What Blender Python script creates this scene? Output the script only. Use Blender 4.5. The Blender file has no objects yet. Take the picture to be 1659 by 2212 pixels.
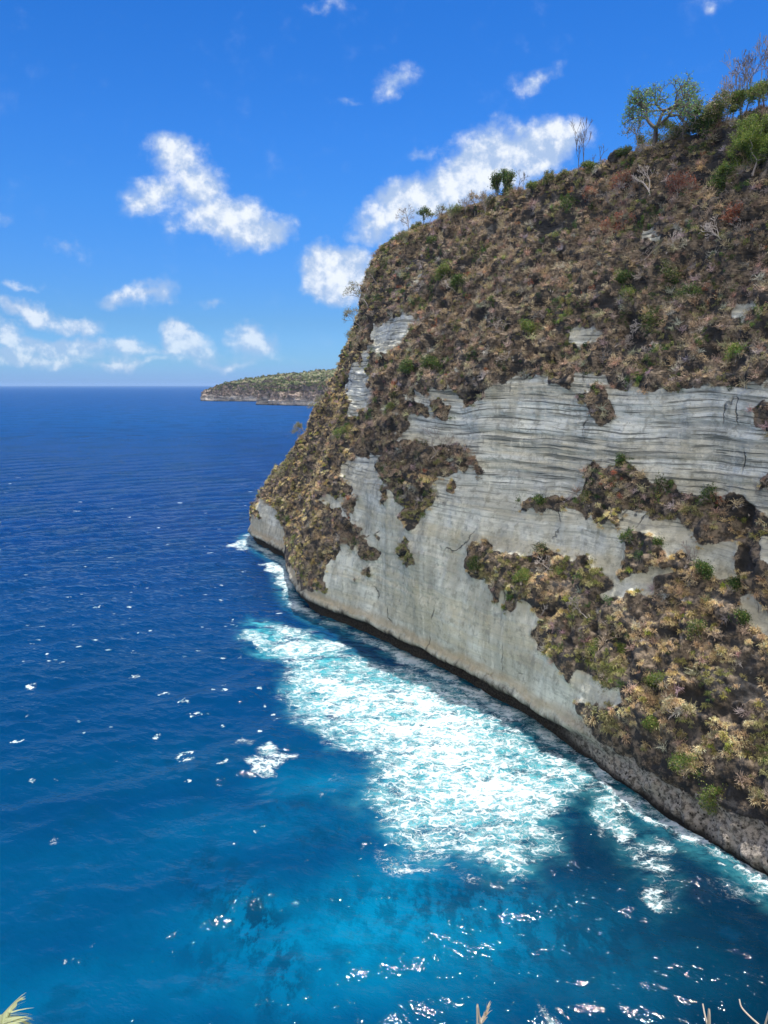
import bpy, math, random
import numpy as np
from mathutils import Vector, Matrix
R = math.radians
C = bpy.context.scene.collection
scene = bpy.context.scene
rng = np.random.default_rng(7)
random.seed(7)

# ------------------------------------------------------------------ camera, sun, sky
CAM_H = 80.0
F, CX, CY = 1591.0, 829.5, 1106.0            # focal length and centre, in units of 1/1659 of the picture width
PITCH = math.atan((CY - 832.0) / F)
SP, CP = math.sin(PITCH), math.cos(PITCH)
cam_d = bpy.data.cameras.new('camera')
cam = bpy.data.objects.new('camera', cam_d); C.objects.link(cam)
cam.location = (0, 0, CAM_H)
cam.rotation_euler = (math.pi/2 - PITCH, 0, 0)
cam_d.sensor_fit = 'HORIZONTAL'; cam_d.sensor_width = 36.0
cam_d.lens = 36.0 * F / 1659.0
cam_d.clip_start = 0.1; cam_d.clip_end = 400000
scene.camera = cam

SUN_EL, SUN_AZ = 73.5, 22.0                  # azimuth from +Y (straight ahead) towards +X (right)
sd = np.array([math.sin(R(SUN_AZ))*math.cos(R(SUN_EL)), math.cos(R(SUN_AZ))*math.cos(R(SUN_EL)), math.sin(R(SUN_EL))])
sun_d = bpy.data.lights.new('sun', 'SUN'); sun_d.energy = 3.4; sun_d.angle = R(0.53); sun_d.color = (1.0, 0.95, 0.87)
sun = bpy.data.objects.new('sun', sun_d); C.objects.link(sun)
sun.rotation_euler = Vector(tuple(sd)).to_track_quat('Z', 'Y').to_euler()
sun.location = (60, 60, 400)
vs = scene.view_settings
vs.view_transform = 'Standard'; vs.look = 'None'; vs.gamma = 1.0; vs.use_curve_mapping = False
vs.exposure = 0.66
scene.cycles.max_bounces = 6; scene.cycles.diffuse_bounces = 3; scene.cycles.glossy_bounces = 3
scene.cycles.volume_bounces = 0; scene.cycles.transparent_max_bounces = 16
scene.cycles.caustics_reflective = False; scene.cycles.caustics_refractive = False

# ------------------------------------------------------------------ node helper
class NT:
    def __init__(s, tree): s.t = tree; s.n = tree.nodes; s.l = tree.links
    def node(s, typ, **kw):
        nd = s.n.new(typ)
        for k, v in kw.items(): setattr(nd, k, v)
        return nd
    def put(s, sock, v):
        if v is None: return
        if isinstance(v, bpy.types.NodeSocket): s.l.new(v, sock)
        else:
            if isinstance(v, (tuple, list)) and len(v) == 3 and sock.type == 'RGBA': v = (*v, 1)
            sock.default_value = v
    def m(s, op, a, b=None, c=None, clamp=False):
        nd = s.node('ShaderNodeMath', operation=op, use_clamp=clamp)
        s.put(nd.inputs[0], a); s.put(nd.inputs[1], b)
        if c is not None: s.put(nd.inputs[2], c)
        return nd.outputs[0]
    def vm(s, op, a, b=None, scale=None):
        nd = s.node('ShaderNodeVectorMath', operation=op)
        s.put(nd.inputs[0], a)
        if b is not None: s.put(nd.inputs[1], b)
        if scale is not None: s.put(nd.inputs['Scale'], scale)
        return nd.outputs['Value'] if op in ('LENGTH', 'DOT_PRODUCT', 'DISTANCE') else nd.outputs[0]
    def noise(s, vec, scale, detail=4, rough=0.55, dist=0.0, lac=2.0):
        nd = s.node('ShaderNodeTexNoise'); s.put(nd.inputs['Vector'], vec)
        s.put(nd.inputs['Scale'], scale); nd.inputs['Detail'].default_value = detail
        nd.inputs['Roughness'].default_value = rough; nd.inputs['Distortion'].default_value = dist
        nd.inputs['Lacunarity'].default_value = lac
        return nd.outputs[0]
    def noisec(s, vec, scale, detail=3):
        nd = s.node('ShaderNodeTexNoise'); s.put(nd.inputs['Vector'], vec)
        nd.inputs['Scale'].default_value = scale; nd.inputs['Detail'].default_value = detail
        return nd.outputs[1]
    def vor(s, vec, scale, feature='F1', rnd=1.0, smooth=None):
        nd = s.node('ShaderNodeTexVoronoi', feature=feature); s.put(nd.inputs['Vector'], vec)
        s.put(nd.inputs['Scale'], scale); nd.inputs['Randomness'].default_value = rnd
        return nd.outputs['Distance']
    def mr(s, v, a, b, c=0.0, d=1.0, smooth=True):
        nd = s.node('ShaderNodeMapRange'); nd.interpolation_type = 'SMOOTHSTEP' if smooth else 'LINEAR'
        s.put(nd.inputs[0], v); s.put(nd.inputs[1], a); s.put(nd.inputs[2], b); s.put(nd.inputs[3], c); s.put(nd.inputs[4], d)
        return nd.outputs[0]
    def mix(s, f, a, b, blend='MIX'):
        nd = s.node('ShaderNodeMix', data_type='RGBA', blend_type=blend)
        s.put(nd.inputs[0], f); s.put(nd.inputs[6], a); s.put(nd.inputs[7], b)
        return nd.outputs[2]
    def xyz(s, v):
        nd = s.node('ShaderNodeSeparateXYZ'); s.put(nd.inputs[0], v); return nd.outputs
    def cxyz(s, x, y, z):
        nd = s.node('ShaderNodeCombineXYZ'); s.put(nd.inputs[0], x); s.put(nd.inputs[1], y); s.put(nd.inputs[2], z); return nd.outputs[0]
    def attr(s, name):
        nd = s.node('ShaderNodeAttribute', attribute_name=name); return nd
    def scale(s, v, sc):
        return s.vm('MULTIPLY', v, sc)
    def pos(s): return s.node('ShaderNodeNewGeometry').outputs['Position']
    def bump(s, h, dist, strength=1.0, normal=None):
        nd = s.node('ShaderNodeBump'); nd.inputs['Strength'].default_value = strength; nd.inputs['Distance'].default_value = dist
        s.put(nd.inputs['Height'], h)
        if normal is not None: s.put(nd.inputs['Normal'], normal)
        return nd.outputs[0]

def material(name):
    m = bpy.data.materials.new(name); m.use_nodes = True
    nt = NT(m.node_tree); b = m.node_tree.nodes['Principled BSDF']
    return m, nt, b

# ------------------------------------------------------------------ picture <-> world measuring
def ray(x, y):
    v = np.array([x - CX, F*CP - (y - CY)*SP, -F*SP - (y - CY)*CP]); return v / np.linalg.norm(v)
def sea(x, y):
    v = ray(x, y); t = CAM_H / -v[2]; return np.array([v[0]*t, v[1]*t])
def proj(p):
    """world points (n,3) -> picture units (n,2)"""
    d = p - np.array([0, 0, CAM_H])
    zf = d[:, 1]*CP - d[:, 2]*SP; up = d[:, 1]*SP + d[:, 2]*CP
    zf = np.where(zf < 1e-3, 1e-3, zf)
    return np.stack([CX + F*d[:, 0]/zf, CY - F*up/zf], 1)

# ------------------------------------------------------------------ numpy noise
_g = rng.normal(size=(4096, 3)); _g /= np.linalg.norm(_g, axis=1)[:, None]; _g = _g.astype(np.float32)
def pnoise(p, seed=0):
    p = np.asarray(p, dtype=np.float32); i = np.floor(p).astype(np.int64); f = (p - i).astype(np.float32)
    u = f*f*f*(f*(f*6 - 15) + 10)
    res = np.zeros(len(p), np.float32)
    for dx in (0, 1):
        wx = u[:, 0] if dx else 1 - u[:, 0]
        for dy in (0, 1):
            wy = u[:, 1] if dy else 1 - u[:, 1]
            for dz in (0, 1):
                wz = u[:, 2] if dz else 1 - u[:, 2]
                h = ((i[:, 0] + dx)*73856093) ^ ((i[:, 1] + dy)*19349663) ^ ((i[:, 2] + dz)*83492791) ^ (seed*2654435761)
                h = (h ^ (h >> 13)) & 0x7fffffff; h = (h*1274126177) & 0x7fffffff; h = (h ^ (h >> 11)) & 4095
                g = _g[h]
                res += wx*wy*wz*(g[:, 0]*(f[:, 0] - dx) + g[:, 1]*(f[:, 1] - dy) + g[:, 2]*(f[:, 2] - dz))
    return res*1.6
def fbm(p, octs=4, seed=0, gain=0.5):
    r = 0; a = 1.0; q = np.asarray(p, dtype=np.float32)
    for k in range(octs):
        r = r + a*pnoise(q, seed + k*17); q = q*2.03 + 11.3; a *= gain
    return r
def sstep(x, a, b):
    t = np.clip((x - a)/(b - a), 0, 1); return t*t*(3 - 2*t)

# ------------------------------------------------------------------ mesh helpers
def link(o, parent=None):
    C.objects.link(o)
    if parent is not None: o.parent = parent
    return o
def mesh_np(name, V, faces, mat, parent=None, smooth=False, quads=True):
    """faces: (n,4) or (n,3) int array"""
    me = bpy.data.meshes.new(name)
    V = np.asarray(V, np.float32); Fc = np.asarray(faces, np.int32); k = Fc.shape[1]
    me.vertices.add(len(V)); me.vertices.foreach_set('co', V.ravel())
    me.loops.add(Fc.size); me.loops.foreach_set('vertex_index', Fc.ravel())
    me.polygons.add(len(Fc)); me.polygons.foreach_set('loop_start', np.arange(0, Fc.size, k, dtype=np.int32))
    me.polygons.foreach_set('use_smooth', np.full(len(Fc), smooth))
    me.update(calc_edges=True)
    if mat is not None: me.materials.append(mat)
    o = bpy.data.objects.new(name, me)
    return link(o, parent)
def fattr(o, name, data):
    a = o.data.attributes.new(name, 'FLOAT', 'POINT'); a.data.foreach_set('value', np.asarray(data, np.float32))
def cattr(o, name, rgb):
    a = o.data.attributes.new(name, 'FLOAT_COLOR', 'POINT')
    c = np.ones((len(rgb), 4), np.float32); c[:, :3] = rgb; a.data.foreach_set('color', c.ravel())
def grid_faces(nr, nc):
    i = np.arange(nr*nc).reshape(nr, nc)
    return np.stack([i[:-1, :-1], i[:-1, 1:], i[1:, 1:], i[1:, :-1]], -1).reshape(-1, 4)
def tag(o, label=None, cat=None, group=None, kind=None):
    if label: o['label'] = label
    if cat: o['category'] = cat
    if group: o['group'] = group
    if kind: o['kind'] = kind
    return o
def empty(name, loc, rz=0.0):
    o = bpy.data.objects.new(name, None); o.location = loc; o.rotation_euler = (0, 0, rz); o.empty_display_size = 0.5
    return link(o)
def in_poly(P, poly):
    poly = np.asarray(poly, float); x, y = P[:, 0], P[:, 1]
    out = np.zeros(len(P), bool)
    lo, hi = poly.min(0), poly.max(0)
    idx = np.where((x >= lo[0]) & (x <= hi[0]) & (y >= lo[1]) & (y <= hi[1]))[0]
    if not len(idx): return out
    px, py = x[idx], y[idx]; c = np.zeros(len(idx), bool)
    x1, y1 = poly[-1]
    for x2, y2 in poly:
        if y1 != y2:
            t = ((y1 > py) != (y2 > py)) & (px < (x2 - x1)*(py - y1)/(y2 - y1) + x1)
            c ^= t
        x1, y1 = x2, y2
    out[idx] = c
    return out
def poly_dist(P, poly):
    """signed distance, positive inside"""
    poly = np.asarray(poly, float); best = np.full(len(P), 1e9)
    for a, b in zip(poly, np.roll(poly, -1, 0)):
        ab = b - a; t = np.clip(((P - a) @ ab)/max(ab @ ab, 1e-9), 0, 1)
        best = np.minimum(best, np.linalg.norm(P - a - t[:, None]*ab, axis=1))
    return np.where(in_poly(P, poly), best, -best)
CROPS = {1: (658.3, 219.4, .2976), 2: (1152, 54.9, .3055), 3: (493.7, 768, .3307), 4: (987.5, 713.2, .4049),
         5: (1097.2, 1261.8, .3386), 6: (493.7, 1261.8, .5291), 7: (0, 1261.8, .4299), 8: (1042.3, 1645.8, .3717), 9: (768, 987.5, .2976), 0: (0, 0, 1)}
def K(k, *pts):
    ox, oy, s = CROPS[k]; return [(ox + x*s, oy + y*s) for x, y in pts]

# ------------------------------------------------------------------ sky and clouds (world)
def build_world():
    w = bpy.data.worlds.new('World'); scene.world = w; w.use_nodes = True
    nt = NT(w.node_tree); bg = w.node_tree.nodes['Background']
    sky = nt.node('ShaderNodeTexSky', sky_type='NISHITA'); sky.sun_disc = False
    sky.sun_elevation = R(SUN_EL); sky.sun_rotation = R(SUN_AZ)
    sky.altitude = 80; sky.air_density = 1.0; sky.dust_density = 0.35; sky.ozone_density = 3.0
    hs = nt.node('ShaderNodeHueSaturation'); hs.inputs['Saturation'].default_value = 1.30; hs.inputs['Hue'].default_value = 0.497
    hs.inputs['Value'].default_value = 1.25
    nt.l.new(sky.outputs[0], hs.inputs['Color'])
    d = nt.node('ShaderNodeTexCoord').outputs['Generated']
    x, y, z = nt.xyz(d)
    ramp = nt.node('ShaderNodeValToRGB'); el = ramp.color_ramp.elements
    cols = [(0.0, (.22, .41, 1.08)), (.03, (.23, .43, .82)), (.08, (.245, .41, .67)), (.148, (.265, .46, .74)), (.218, (.27, .50, .78)), (.294, (.255, .50, .80)), (.415, (.20, .46, .76)), (1.0, (.26, .50, .78))]
    while len(el) < len(cols): el.new(.5)
    for e, (ps_, c_) in zip(el, cols): e.position = ps_; e.color = (*c_, 1)
    nt.l.new(z, ramp.inputs[0])
    skyc = nt.mix(1.0, hs.outputs[0], ramp.outputs[0], 'MULTIPLY')
    # broken bright cloud, unseen, added behind the viewpoint to fill the shaded wall
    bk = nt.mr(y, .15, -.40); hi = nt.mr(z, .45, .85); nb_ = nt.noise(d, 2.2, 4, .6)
    fill_cov = nt.m('MULTIPLY', nt.m('MAXIMUM', bk, nt.m('MULTIPLY', hi, 0.0)), nt.mr(nb_, .34, .62, .25, 1.0), clamp=True)
    skyc = nt.mix(nt.m('MULTIPLY', fill_cov, nt.mr(z, .0, .12)), skyc, (13.5, 13.0, 12.0))
    ys = nt.m('MAXIMUM', y, 0.05)
    u = nt.m('DIVIDE', x, ys); v = nt.m('DIVIDE', z, ys)
    uv = nt.cxyz(u, v, 0)
    front = nt.mr(y, 0.1, 0.3)
    # cloud map: lobes of each cloud, by bearing and height above the horizon
    def UV(px, py):
        r = ray(px, py); return r[0]/r[1], r[2]/r[1]
    lobes = [  # x, y, rx, ry, tilt(deg, + = rising right), strength
        (385, 350, 76, 52, -20, .88), (330, 412, 84, 42, 12, .72), (425, 400, 86, 60, -25, .85), (500, 475, 130, 54, -8, 1.0), (585, 492, 72, 40, 0, .95), (450, 505, 90, 30, -12, .6),
        (1170, 318, 120, 60, 8, 1.0), (1040, 355, 140, 72, 28, 1.15), (920, 432, 150, 62, 24, 1.15), (815, 482, 90, 46, 8, .7), (1130, 278, 80, 22, 24, .6),
        (728, 588, 84, 72, 10, 1.45), (752, 622, 66, 42, 0, .9),
        (850, 185, 76, 40, 15, .50), (740, 212, 80, 14, 0, .35), (1160, 163, 80, 28, 12, .52), (905, 325, 46, 22, 10, .35),
        (700, 8, 80, 22, 0, .35), (1540, 8, 40, 20, 0, .35),
        (318, 634, 95, 34, 12, .68), (250, 650, 42, 26, 0, .6), (140, 522, 76, 32, -10, .42), (40, 622, 90, 16, -3, .35), (462, 656, 58, 16, -6, .42), (0, 480, 24, 26, 0, .3),
        (393, 722, 62, 44, -30, 1.3), (395, 757, 88, 24, -5, .8), (545, 742, 78, 36, -12, .85), (565, 755, 56, 26, 0, .7),
        (60, 680, 90, 28, -8, .85), (165, 703, 76, 26, -5, .85), (10, 735, 50, 36, 0, 1.0), (130, 752, 150, 26, 0, .95), (205, 742, 44, 26, 0, .9), (285, 748, 90, 26, 0, .8), (60, 776, 190, 22, 0, .85), (260, 778, 150, 16, 0, .7), (480, 775, 180, 16, 0, .6),
    ]
    n1 = nt.noisec(nt.scale(uv, (1.0, 1.25, 1)), 13.0, 5)
    n2 = nt.noisec(uv, 52.0, 4)
    def warp(vec, a):
        return nt.vm('SCALE', nt.vm('SUBTRACT', vec, (0.5, 0.5, 0.5)), scale=a)
    uvw = nt.vm('ADD', uv, nt.vm('ADD', warp(n1, 0.062), warp(n2, 0.018)))
    def field(p):
        tot = None
        for (px, py, rx, ry, ang, s_) in lobes:
            cu, cv = UV(px, py); k = F*1.0
            ca, sa = math.cos(R(ang)), math.sin(R(ang)); a, b = rx/k*1.22, ry/k*1.26
            q = nt.vm('SUBTRACT', p, (cu, cv, 0))
            l1 = nt.vm('DOT_PRODUCT', q, (ca/a, sa/a, 0)); l2 = nt.vm('DOT_PRODUCT', q, (-sa/b, ca/b, 0))
            r2 = nt.m('ADD', nt.m('MULTIPLY', l1, l1), nt.m('MULTIPLY', l2, l2))
            g = nt.m('MULTIPLY', nt.m('SUBTRACT', 1.0, nt.m('SQRT', r2), clamp=True), s_)
            tot = g if tot is None else nt.m('SMOOTH_MAX', tot, g, 0.12)
        return tot
    f = field(uvw)
    fine = nt.noise(uv, 30.0, 8, .62)
    fine_up = nt.noise(nt.vm('ADD', uv, (0.006, 0.016, 0)), 30.0, 8, .62)
    big = nt.noise(uv, 9.0, 4, .55)
    big_up = nt.noise(nt.vm('ADD', uv, (0.006, 0.022, 0)), 9.0, 4, .55)
    dn = nt.m('ADD', f, nt.m('MULTIPLY', nt.m('SUBTRACT', fine, .5), .80))
    dn = nt.m('ADD', dn, nt.m('MULTIPLY', nt.m('SUBTRACT', big, .5), .45))
    # crisp for the tall low cumulus, soft for the wisps above
    a = nt.m('MULTIPLY', nt.mr(dn, .12, .68), nt.mr(v, .02, .16, .62, 1.0))
    a = nt.m('MULTIPLY', a, front)
    a = nt.m('MULTIPLY', a, nt.mr(f, 0.02, 0.22))
    lit = nt.m('ADD', .62, nt.m('MULTIPLY', nt.m('SUBTRACT', fine, fine_up), 2.2))
    lit = nt.m('ADD', lit, nt.m('MULTIPLY', nt.m('SUBTRACT', big, big_up), 1.6), clamp=True)
    lit = nt.m('MULTIPLY', lit, nt.mr(dn, .15, .9, .70, 1.15))
    ccol = nt.mix(nt.mr(lit, .34, 1.10), (3.1, 4.05, 5.7), (6.5, 6.8, 7.1))
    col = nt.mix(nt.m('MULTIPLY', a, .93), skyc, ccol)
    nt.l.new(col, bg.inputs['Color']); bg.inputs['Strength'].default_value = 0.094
    w.cycles.sampling_method = 'MANUAL'; w.cycles.sample_map_resolution = 256
build_world()

# ------------------------------------------------------------------ cliff: coast stations
# water line (x, y) -> cliff top (x, y, z) and setback in m at each height
ZL = [-4, 0, 3, 6, 15, 25, 38, 48, 53, 80, 100, 120, 1000]
ST = [
 # W            T                 setbacks
 ((102, 34),  (165, 78, 147),  [0, 0, 1.6, 4.6, 7.5, 16, 24, 25, 29, 33, 44, 58]),
 ((85, 68),   (140, 114, 147),  [0, 0, 1.6, 4.6, 7.5, 16, 24, 25, 29, 33, 44, 58]),
 ((63, 109),  (113, 152, 146),  [0, 0, 1.5, 4.2, 6.5, 14, 23, 25, 29, 32, 43, 55]),
 ((56, 122),  (104, 163, 145),  [0, 0, 1.0, 2.6, 5, 12, 21, 24, 28, 31, 42, 54]),
 ((46, 143),  (94, 178, 144),   [0, 0, .3, .6, 2.5, 9, 17, 20, 25, 28, 39, 49]),
 ((36, 162),  (82, 195, 143),   [0, 0, .2, .4, 1.2, 4, 12, 16, 20, 24, 35, 46]),
 ((25, 182),  (68, 213, 142),   [0, 0, .1, .4, 1, 2, 6, 10, 13, 17, 29, 42]),
 ((14, 199),  (55, 230, 141),   [0, 0, .1, .4, 1, 1.8, 4, 6, 8, 13, 25, 38]),
 ((3, 215),   (43, 246, 140),   [0, 0, .1, .4, .9, 1.6, 3, 4, 5.5, 11, 23, 37]),
 ((-13, 236), (25, 270, 139),   [0, 0, .1, .4, 1.2, 2.5, 5, 7, 9, 16, 27, 38]),
 ((-27, 253), (8, 294, 137),   [0, 0, .1, .6, 2.6, 5, 9, 12, 14, 24, 33, 43]),
 ((-35, 274), (3, 300, 136),   [0, 0, .1, .8, 3.5, 7, 11, 15, 17, 26, 33, 39]),
 ((-41, 300), (0, 306, 134),   [0, 0, .2, 1.2, 5, 9, 14, 18, 20, 28, 33, 38]),
 ((-46, 328), (-1, 312, 133),   [0, 0, .2, 1.0, 4, 9, 15, 20, 22, 31, 37, 42]),
 ((-57, 350), (0, 318, 133),   [0, 0, .3, 1, 4, 10, 18, 25, 28, 42, 51, 59]),
 ((-69, 372), (1, 324, 133),   [0, 0, .3, 1, 4, 13, 26, 35, 39, 55, 66, 77]),
 ((-72, 390), (3, 330, 133),   [0, 0, .3, 1, 4, 14, 28, 38, 42, 60, 73, 86]),
 ((-62, 415), (6, 336, 133),   [0, 0, .5, 1, 5, 14, 28, 40, 44, 64, 80, 94]),
 ((-35, 440), (12, 340, 134),   [0, 0, .5, 1, 5, 14, 28, 40, 44, 66, 84, 98]),
 ((5, 455),   (25, 344, 135),   [0, 0, .5, 1, 5, 14, 28, 40, 44, 66, 84, 98]),
 ((60, 450),  (60, 340, 138),   [0, 0, .5, 1, 5, 14, 28, 40, 44, 66, 84, 98]),
]
def hermite(xk, Yk, x):
    xk = np.asarray(xk, float); Yk = np.asarray(Yk, float)
    m_ = np.zeros_like(Yk); d = np.diff(Yk, axis=0)/np.diff(xk).reshape(-1, *([1]*(Yk.ndim - 1)))
    m_[1:-1] = np.where(d[:-1]*d[1:] > 0, 2*d[:-1]*d[1:]/(d[:-1] + d[1:] + 1e-12), 0) if Yk.ndim == 1 or Yk.shape[-1] > 5 else (d[:-1] + d[1:])/2
    m_[0], m_[-1] = d[0], d[-1]
    i = np.clip(np.searchsorted(xk, x) - 1, 0, len(xk) - 2); h = xk[i + 1] - xk[i]; t = (x - xk[i])/h
    sh = (-1,) + (1,)*(Yk.ndim - 1); t = t.reshape(sh); h = h.reshape(sh)
    return ((2*t**3 - 3*t**2 + 1)*Yk[i] + (t**3 - 2*t**2 + t)*h*m_[i] + (-2*t**3 + 3*t**2)*Yk[i + 1] + (t**3 - t**2)*h*m_[i + 1])
W_ = np.array([s[0] for s in ST], float); T_ = np.array([s[1] for s in ST], float); B_ = np.array([s[2] for s in ST], float)
cum = np.concatenate([[0], np.cumsum(np.linalg.norm(np.diff(W_, axis=0), axis=1))])
s_tip = cum[16]
ss = np.concatenate([np.arange(0, cum[10], .42), np.arange(cum[10], s_tip, .55), np.arange(s_tip, cum[-1], 1.6)])
Wc = hermite(cum, W_, ss); Tc = hermite(cum, T_, ss); Bc = hermite(cum, B_, ss)
NR = 400
vv = np.linspace(0, 1, NR)
def column_setback(b, L, zt, zz):
    zk = np.array(ZL[:-1] + [zt]); bk = np.concatenate([b, [L]])
    return zk, bk
Pos = np.zeros((NR, len(ss), 3))
for j in range(len(ss)):
    L = np.linalg.norm(Tc[j, :2] - Wc[j]); zt = Tc[j, 2]
    zk = np.array(ZL[:-1] + [zt]); bk = np.concatenate([np.minimum(Bc[j], L - 2), [L]])
    arc = np.concatenate([[0], np.cumsum(np.hypot(np.diff(zk), np.diff(bk)))]); arc /= arc[-1]
    m1 = np.interp(vv, arc, zk); m2 = np.interp(vv, arc, bk)
    kk = np.ones(9)/9
    m2s = np.convolve(np.pad(m2, 4, mode='edge'), kk, mode='valid'); m1s = np.convolve(np.pad(m1, 4, mode='edge'), kk, mode='valid')
    m2s[0], m1s[0] = m2[0], m1[0]; m2s[-1], m1s[-1] = m2[-1], m1[-1]
    dr = (Tc[j, :2] - Wc[j])/L
    Pos[:, j, 0] = Wc[j, 0] + dr[0]*m2s; Pos[:, j, 1] = Wc[j, 1] + dr[1]*m2s; Pos[:, j, 2] = m1s
# plateau behind the top edge
NP = 30
ctr = np.array([150.0, 330.0])
inn = np.stack([Tc[:, 0]*0 + .80, Tc[:, 0]*0 + .60], 1)
inn[ss > cum[12]] = (1.0, .25)
k_ = np.ones(61)/61
inn = np.stack([np.convolve(np.pad(inn[:, i], 30, mode='edge'), k_, mode='valid') for i in range(2)], 1)
Pl = np.zeros((NP, len(ss), 3))
for i in range(NP):
    dd = 0.8 + 150*(i/(NP - 1))**2.0
    Pl[i, :, :2] = Tc[:, :2] + inn*dd; Pl[i, :, 2] = Tc[:, 2] + 1.6*(1 - np.exp(-dd/8.0)) - dd*0.02
Base = np.concatenate([Pos, Pl], 0); NRT = NR + NP
def grid_normals(G):
    du = np.gradient(G, axis=1); dv = np.gradient(G, axis=0)
    n = np.cross(dv, du); n /= np.linalg.norm(n, axis=2)[..., None] + 1e-9
    return n
Nrm = grid_normals(Base)
# outward check: at a mid-face sample normal must point to -x
if Nrm[NR//2, 200, 0] > 0: Nrm = -Nrm; FLIP = True
else: FLIP = False
P0 = Base.reshape(-1, 3); N0 = Nrm.reshape(-1, 3)
# ------ survey of what grows where, taken off the photograph and stored per surface point
q = proj(P0)
wv = np.stack([fbm(P0/np.array([5., 5., 9.]), 5, 5, .6), fbm(P0/np.array([4., 4., 9.]), 5, 9, .62)], 1)
dist_c = np.linalg.norm(P0 - np.array([0, 0, CAM_H]), axis=1)
qw = q + wv*(F/dist_c)[:, None]*np.array([1.1, 1.7])
ROCK = [
 K(1, (870,1210),(895,1280),(850,1340),(800,1370),(820,1270)),
 K(1, (490,1650),(640,1600),(800,1560),(845,1620),(760,1700),(690,1780),(640,1840),(560,1850),(470,1880),(470,1960),(460,2060),(540,2110),(520,2240),(380,2240),(370,2120),(290,2090),(310,1990),(360,1940),(420,1840),(500,1740)),
 K(3, (790,120),(880,60),(900,200),(960,240),(950,300),(850,340),(830,400),(770,380),(800,300),(760,220)),
 K(3, (490,400),(540,360),(560,330),(530,430),(500,440)),
 K(3, (200,930),(240,930),(300,1000),(340,1060),(350,1110),(370,1160),(375,1330),(280,1330),(130,1240),(130,1100),(165,1060),(230,1060),(200,1000)),
 # main face, left edge then water line then right margin then top
 K(3, (1130,240),(1190,300),(1200,380),(1160,430),(1180,480),(1150,520),(1110,515),(1010,540),(1000,640),(830,660),(740,720),(720,760),(760,810),(800,870),(770,920),(620,930),(650,990),(730,1010),(780,1100),(840,1150),(820,1210),(720,1270),(650,1380),(620,1440),(650,1570),(520,1540),(470,1500),(450,1400),(380,1370),(340,1370),(360,1480),(440,1800))
 + K(0, (900,1560),(1700,2100),(1700,810)) + K(4, (1540,290),(1400,280),(1260,310),(1160,310),(1060,335),(1000,330),(940,290),(850,330),(800,280),(780,215),(640,250),(600,300),(500,290),(480,240),(320,240),(160,300),(100,375),(60,340),(20,220),(-10,200)) + K(3, (1470,130),(1440,150),(1420,230),(1200,250)),
 K(4, (590,0),(740,-30),(790,20),(720,70),(640,80),(600,60)),
]
VEG = [
 K(3, (1190,310),(1250,300),(1300,330),(1290,390),(1240,405),(1195,370)), K(3, (1310,300),(1370,270),(1440,330),(1435,410),(1390,420),(1320,390)),
 K(3, (1150,430),(1180,420),(1185,480),(1160,490)), K(3, (1430,130),(1480,120),(1659,100),(1690,200),(1680,290),(1560,310),(1530,300),(1470,250)),
 K(3, (1010,540),(1100,510),(1130,560),(1240,540),(1350,590),(1440,560),(1540,610),(1640,720),(1665,800),(1590,740),(1500,730),(1480,780),(1390,770),(1350,880),(1330,970),(1270,1040),(1240,1110),(1180,1140),(1150,1090),(1150,1010),(1100,960),(1060,860),(1000,780),(960,720),(1000,640)),
 K(3, (750,960),(800,910),(840,930),(815,1010),(760,1020)), K(3, (830,1240),(880,1190),(960,1270),(950,1340),(900,1350)), K(3, (860,1370),(895,1370),(915,1450),(880,1430)),
 K(3, (1100,1260),(1160,1180),(1250,1290),(1250,1350),(1180,1375),(1130,1320)), K(3, (970,860),(1060,860),(1060,930),(1020,980)), K(3, (1430,820),(1490,850),(1480,900),(1430,890)),
 K(3, (800,1460),(825,1460),(822,1482),(802,1482)), K(3, (860,1150),(910,1170),(890,1200)), K(3, (930,1150),(985,1170),(970,1200)), K(3, (780,1100),(850,1140),(800,1250),(740,1220)),
 K(4, (615,320),(680,330),(740,260),(790,330),(825,400),(810,480),(775,510),(730,495),(690,440),(670,370)),
 K(4, (1575,390),(1700,370),(1700,560),(1640,540),(1590,500)),
 K(4, (1605,790),(1700,740),(1700,840),(1610,830)),
 K(4, (690,700),(740,690),(780,720),(880,700),(950,710),(1000,780),(1080,800),(1150,790),(1190,880),(1270,890),(1400,870),(1530,900),(1610,960),(1700,1010),(1700,1130),(1500,1110),(1400,1110),(1300,1110),(1230,1090),(1190,1040),(1180,1000),(1050,1000),(960,990),(900,980),(880,1060),(740,1040),(720,980),(670,1030),(640,960),(580,950),(550,1000),(450,980),(400,970),(330,960),(350,910),(430,900),(540,880),(640,880),(680,850)),
 K(4, (890,1060),(1000,1100),(1080,1150),(1150,1200),(1160,1250),(1060,1260),(980,1300),(880,1330),(830,1300),(890,1250),(900,1150)),
 K(4, (40,1180),(130,1130),(260,1190),(400,1200),(460,1150),(560,1220),(700,1230),(740,1290),(820,1300),(830,1380),(740,1390),(800,1430),(900,1425),(1060,1425),(1050,1350),(1040,1280),(1180,1190),(1240,1190),(1310,1300),(1430,1310),(1500,1330),(1480,1200),(1500,1100),(1720,1120),(1720,2700),(1640,2430)) +
 K(5, (1720,1560),(1540,1500),(1350,1380),(1150,1320),(1000,1250),(900,1180),(820,1130),(700,1040),(640,1010),(560,930),(480,850),(430,780),(560,760),(690,810),(790,760),(740,700),(560,620),(500,590),(420,560)) + K(4, (600,1870),(540,1800),(540,1760),(440,1720),(380,1620),(420,1560),(400,1500),(340,1430),(290,1500),(260,1500),(300,1350),(230,1380),(220,1450),(180,1430),(170,1350),(70,1300)),
]
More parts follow.
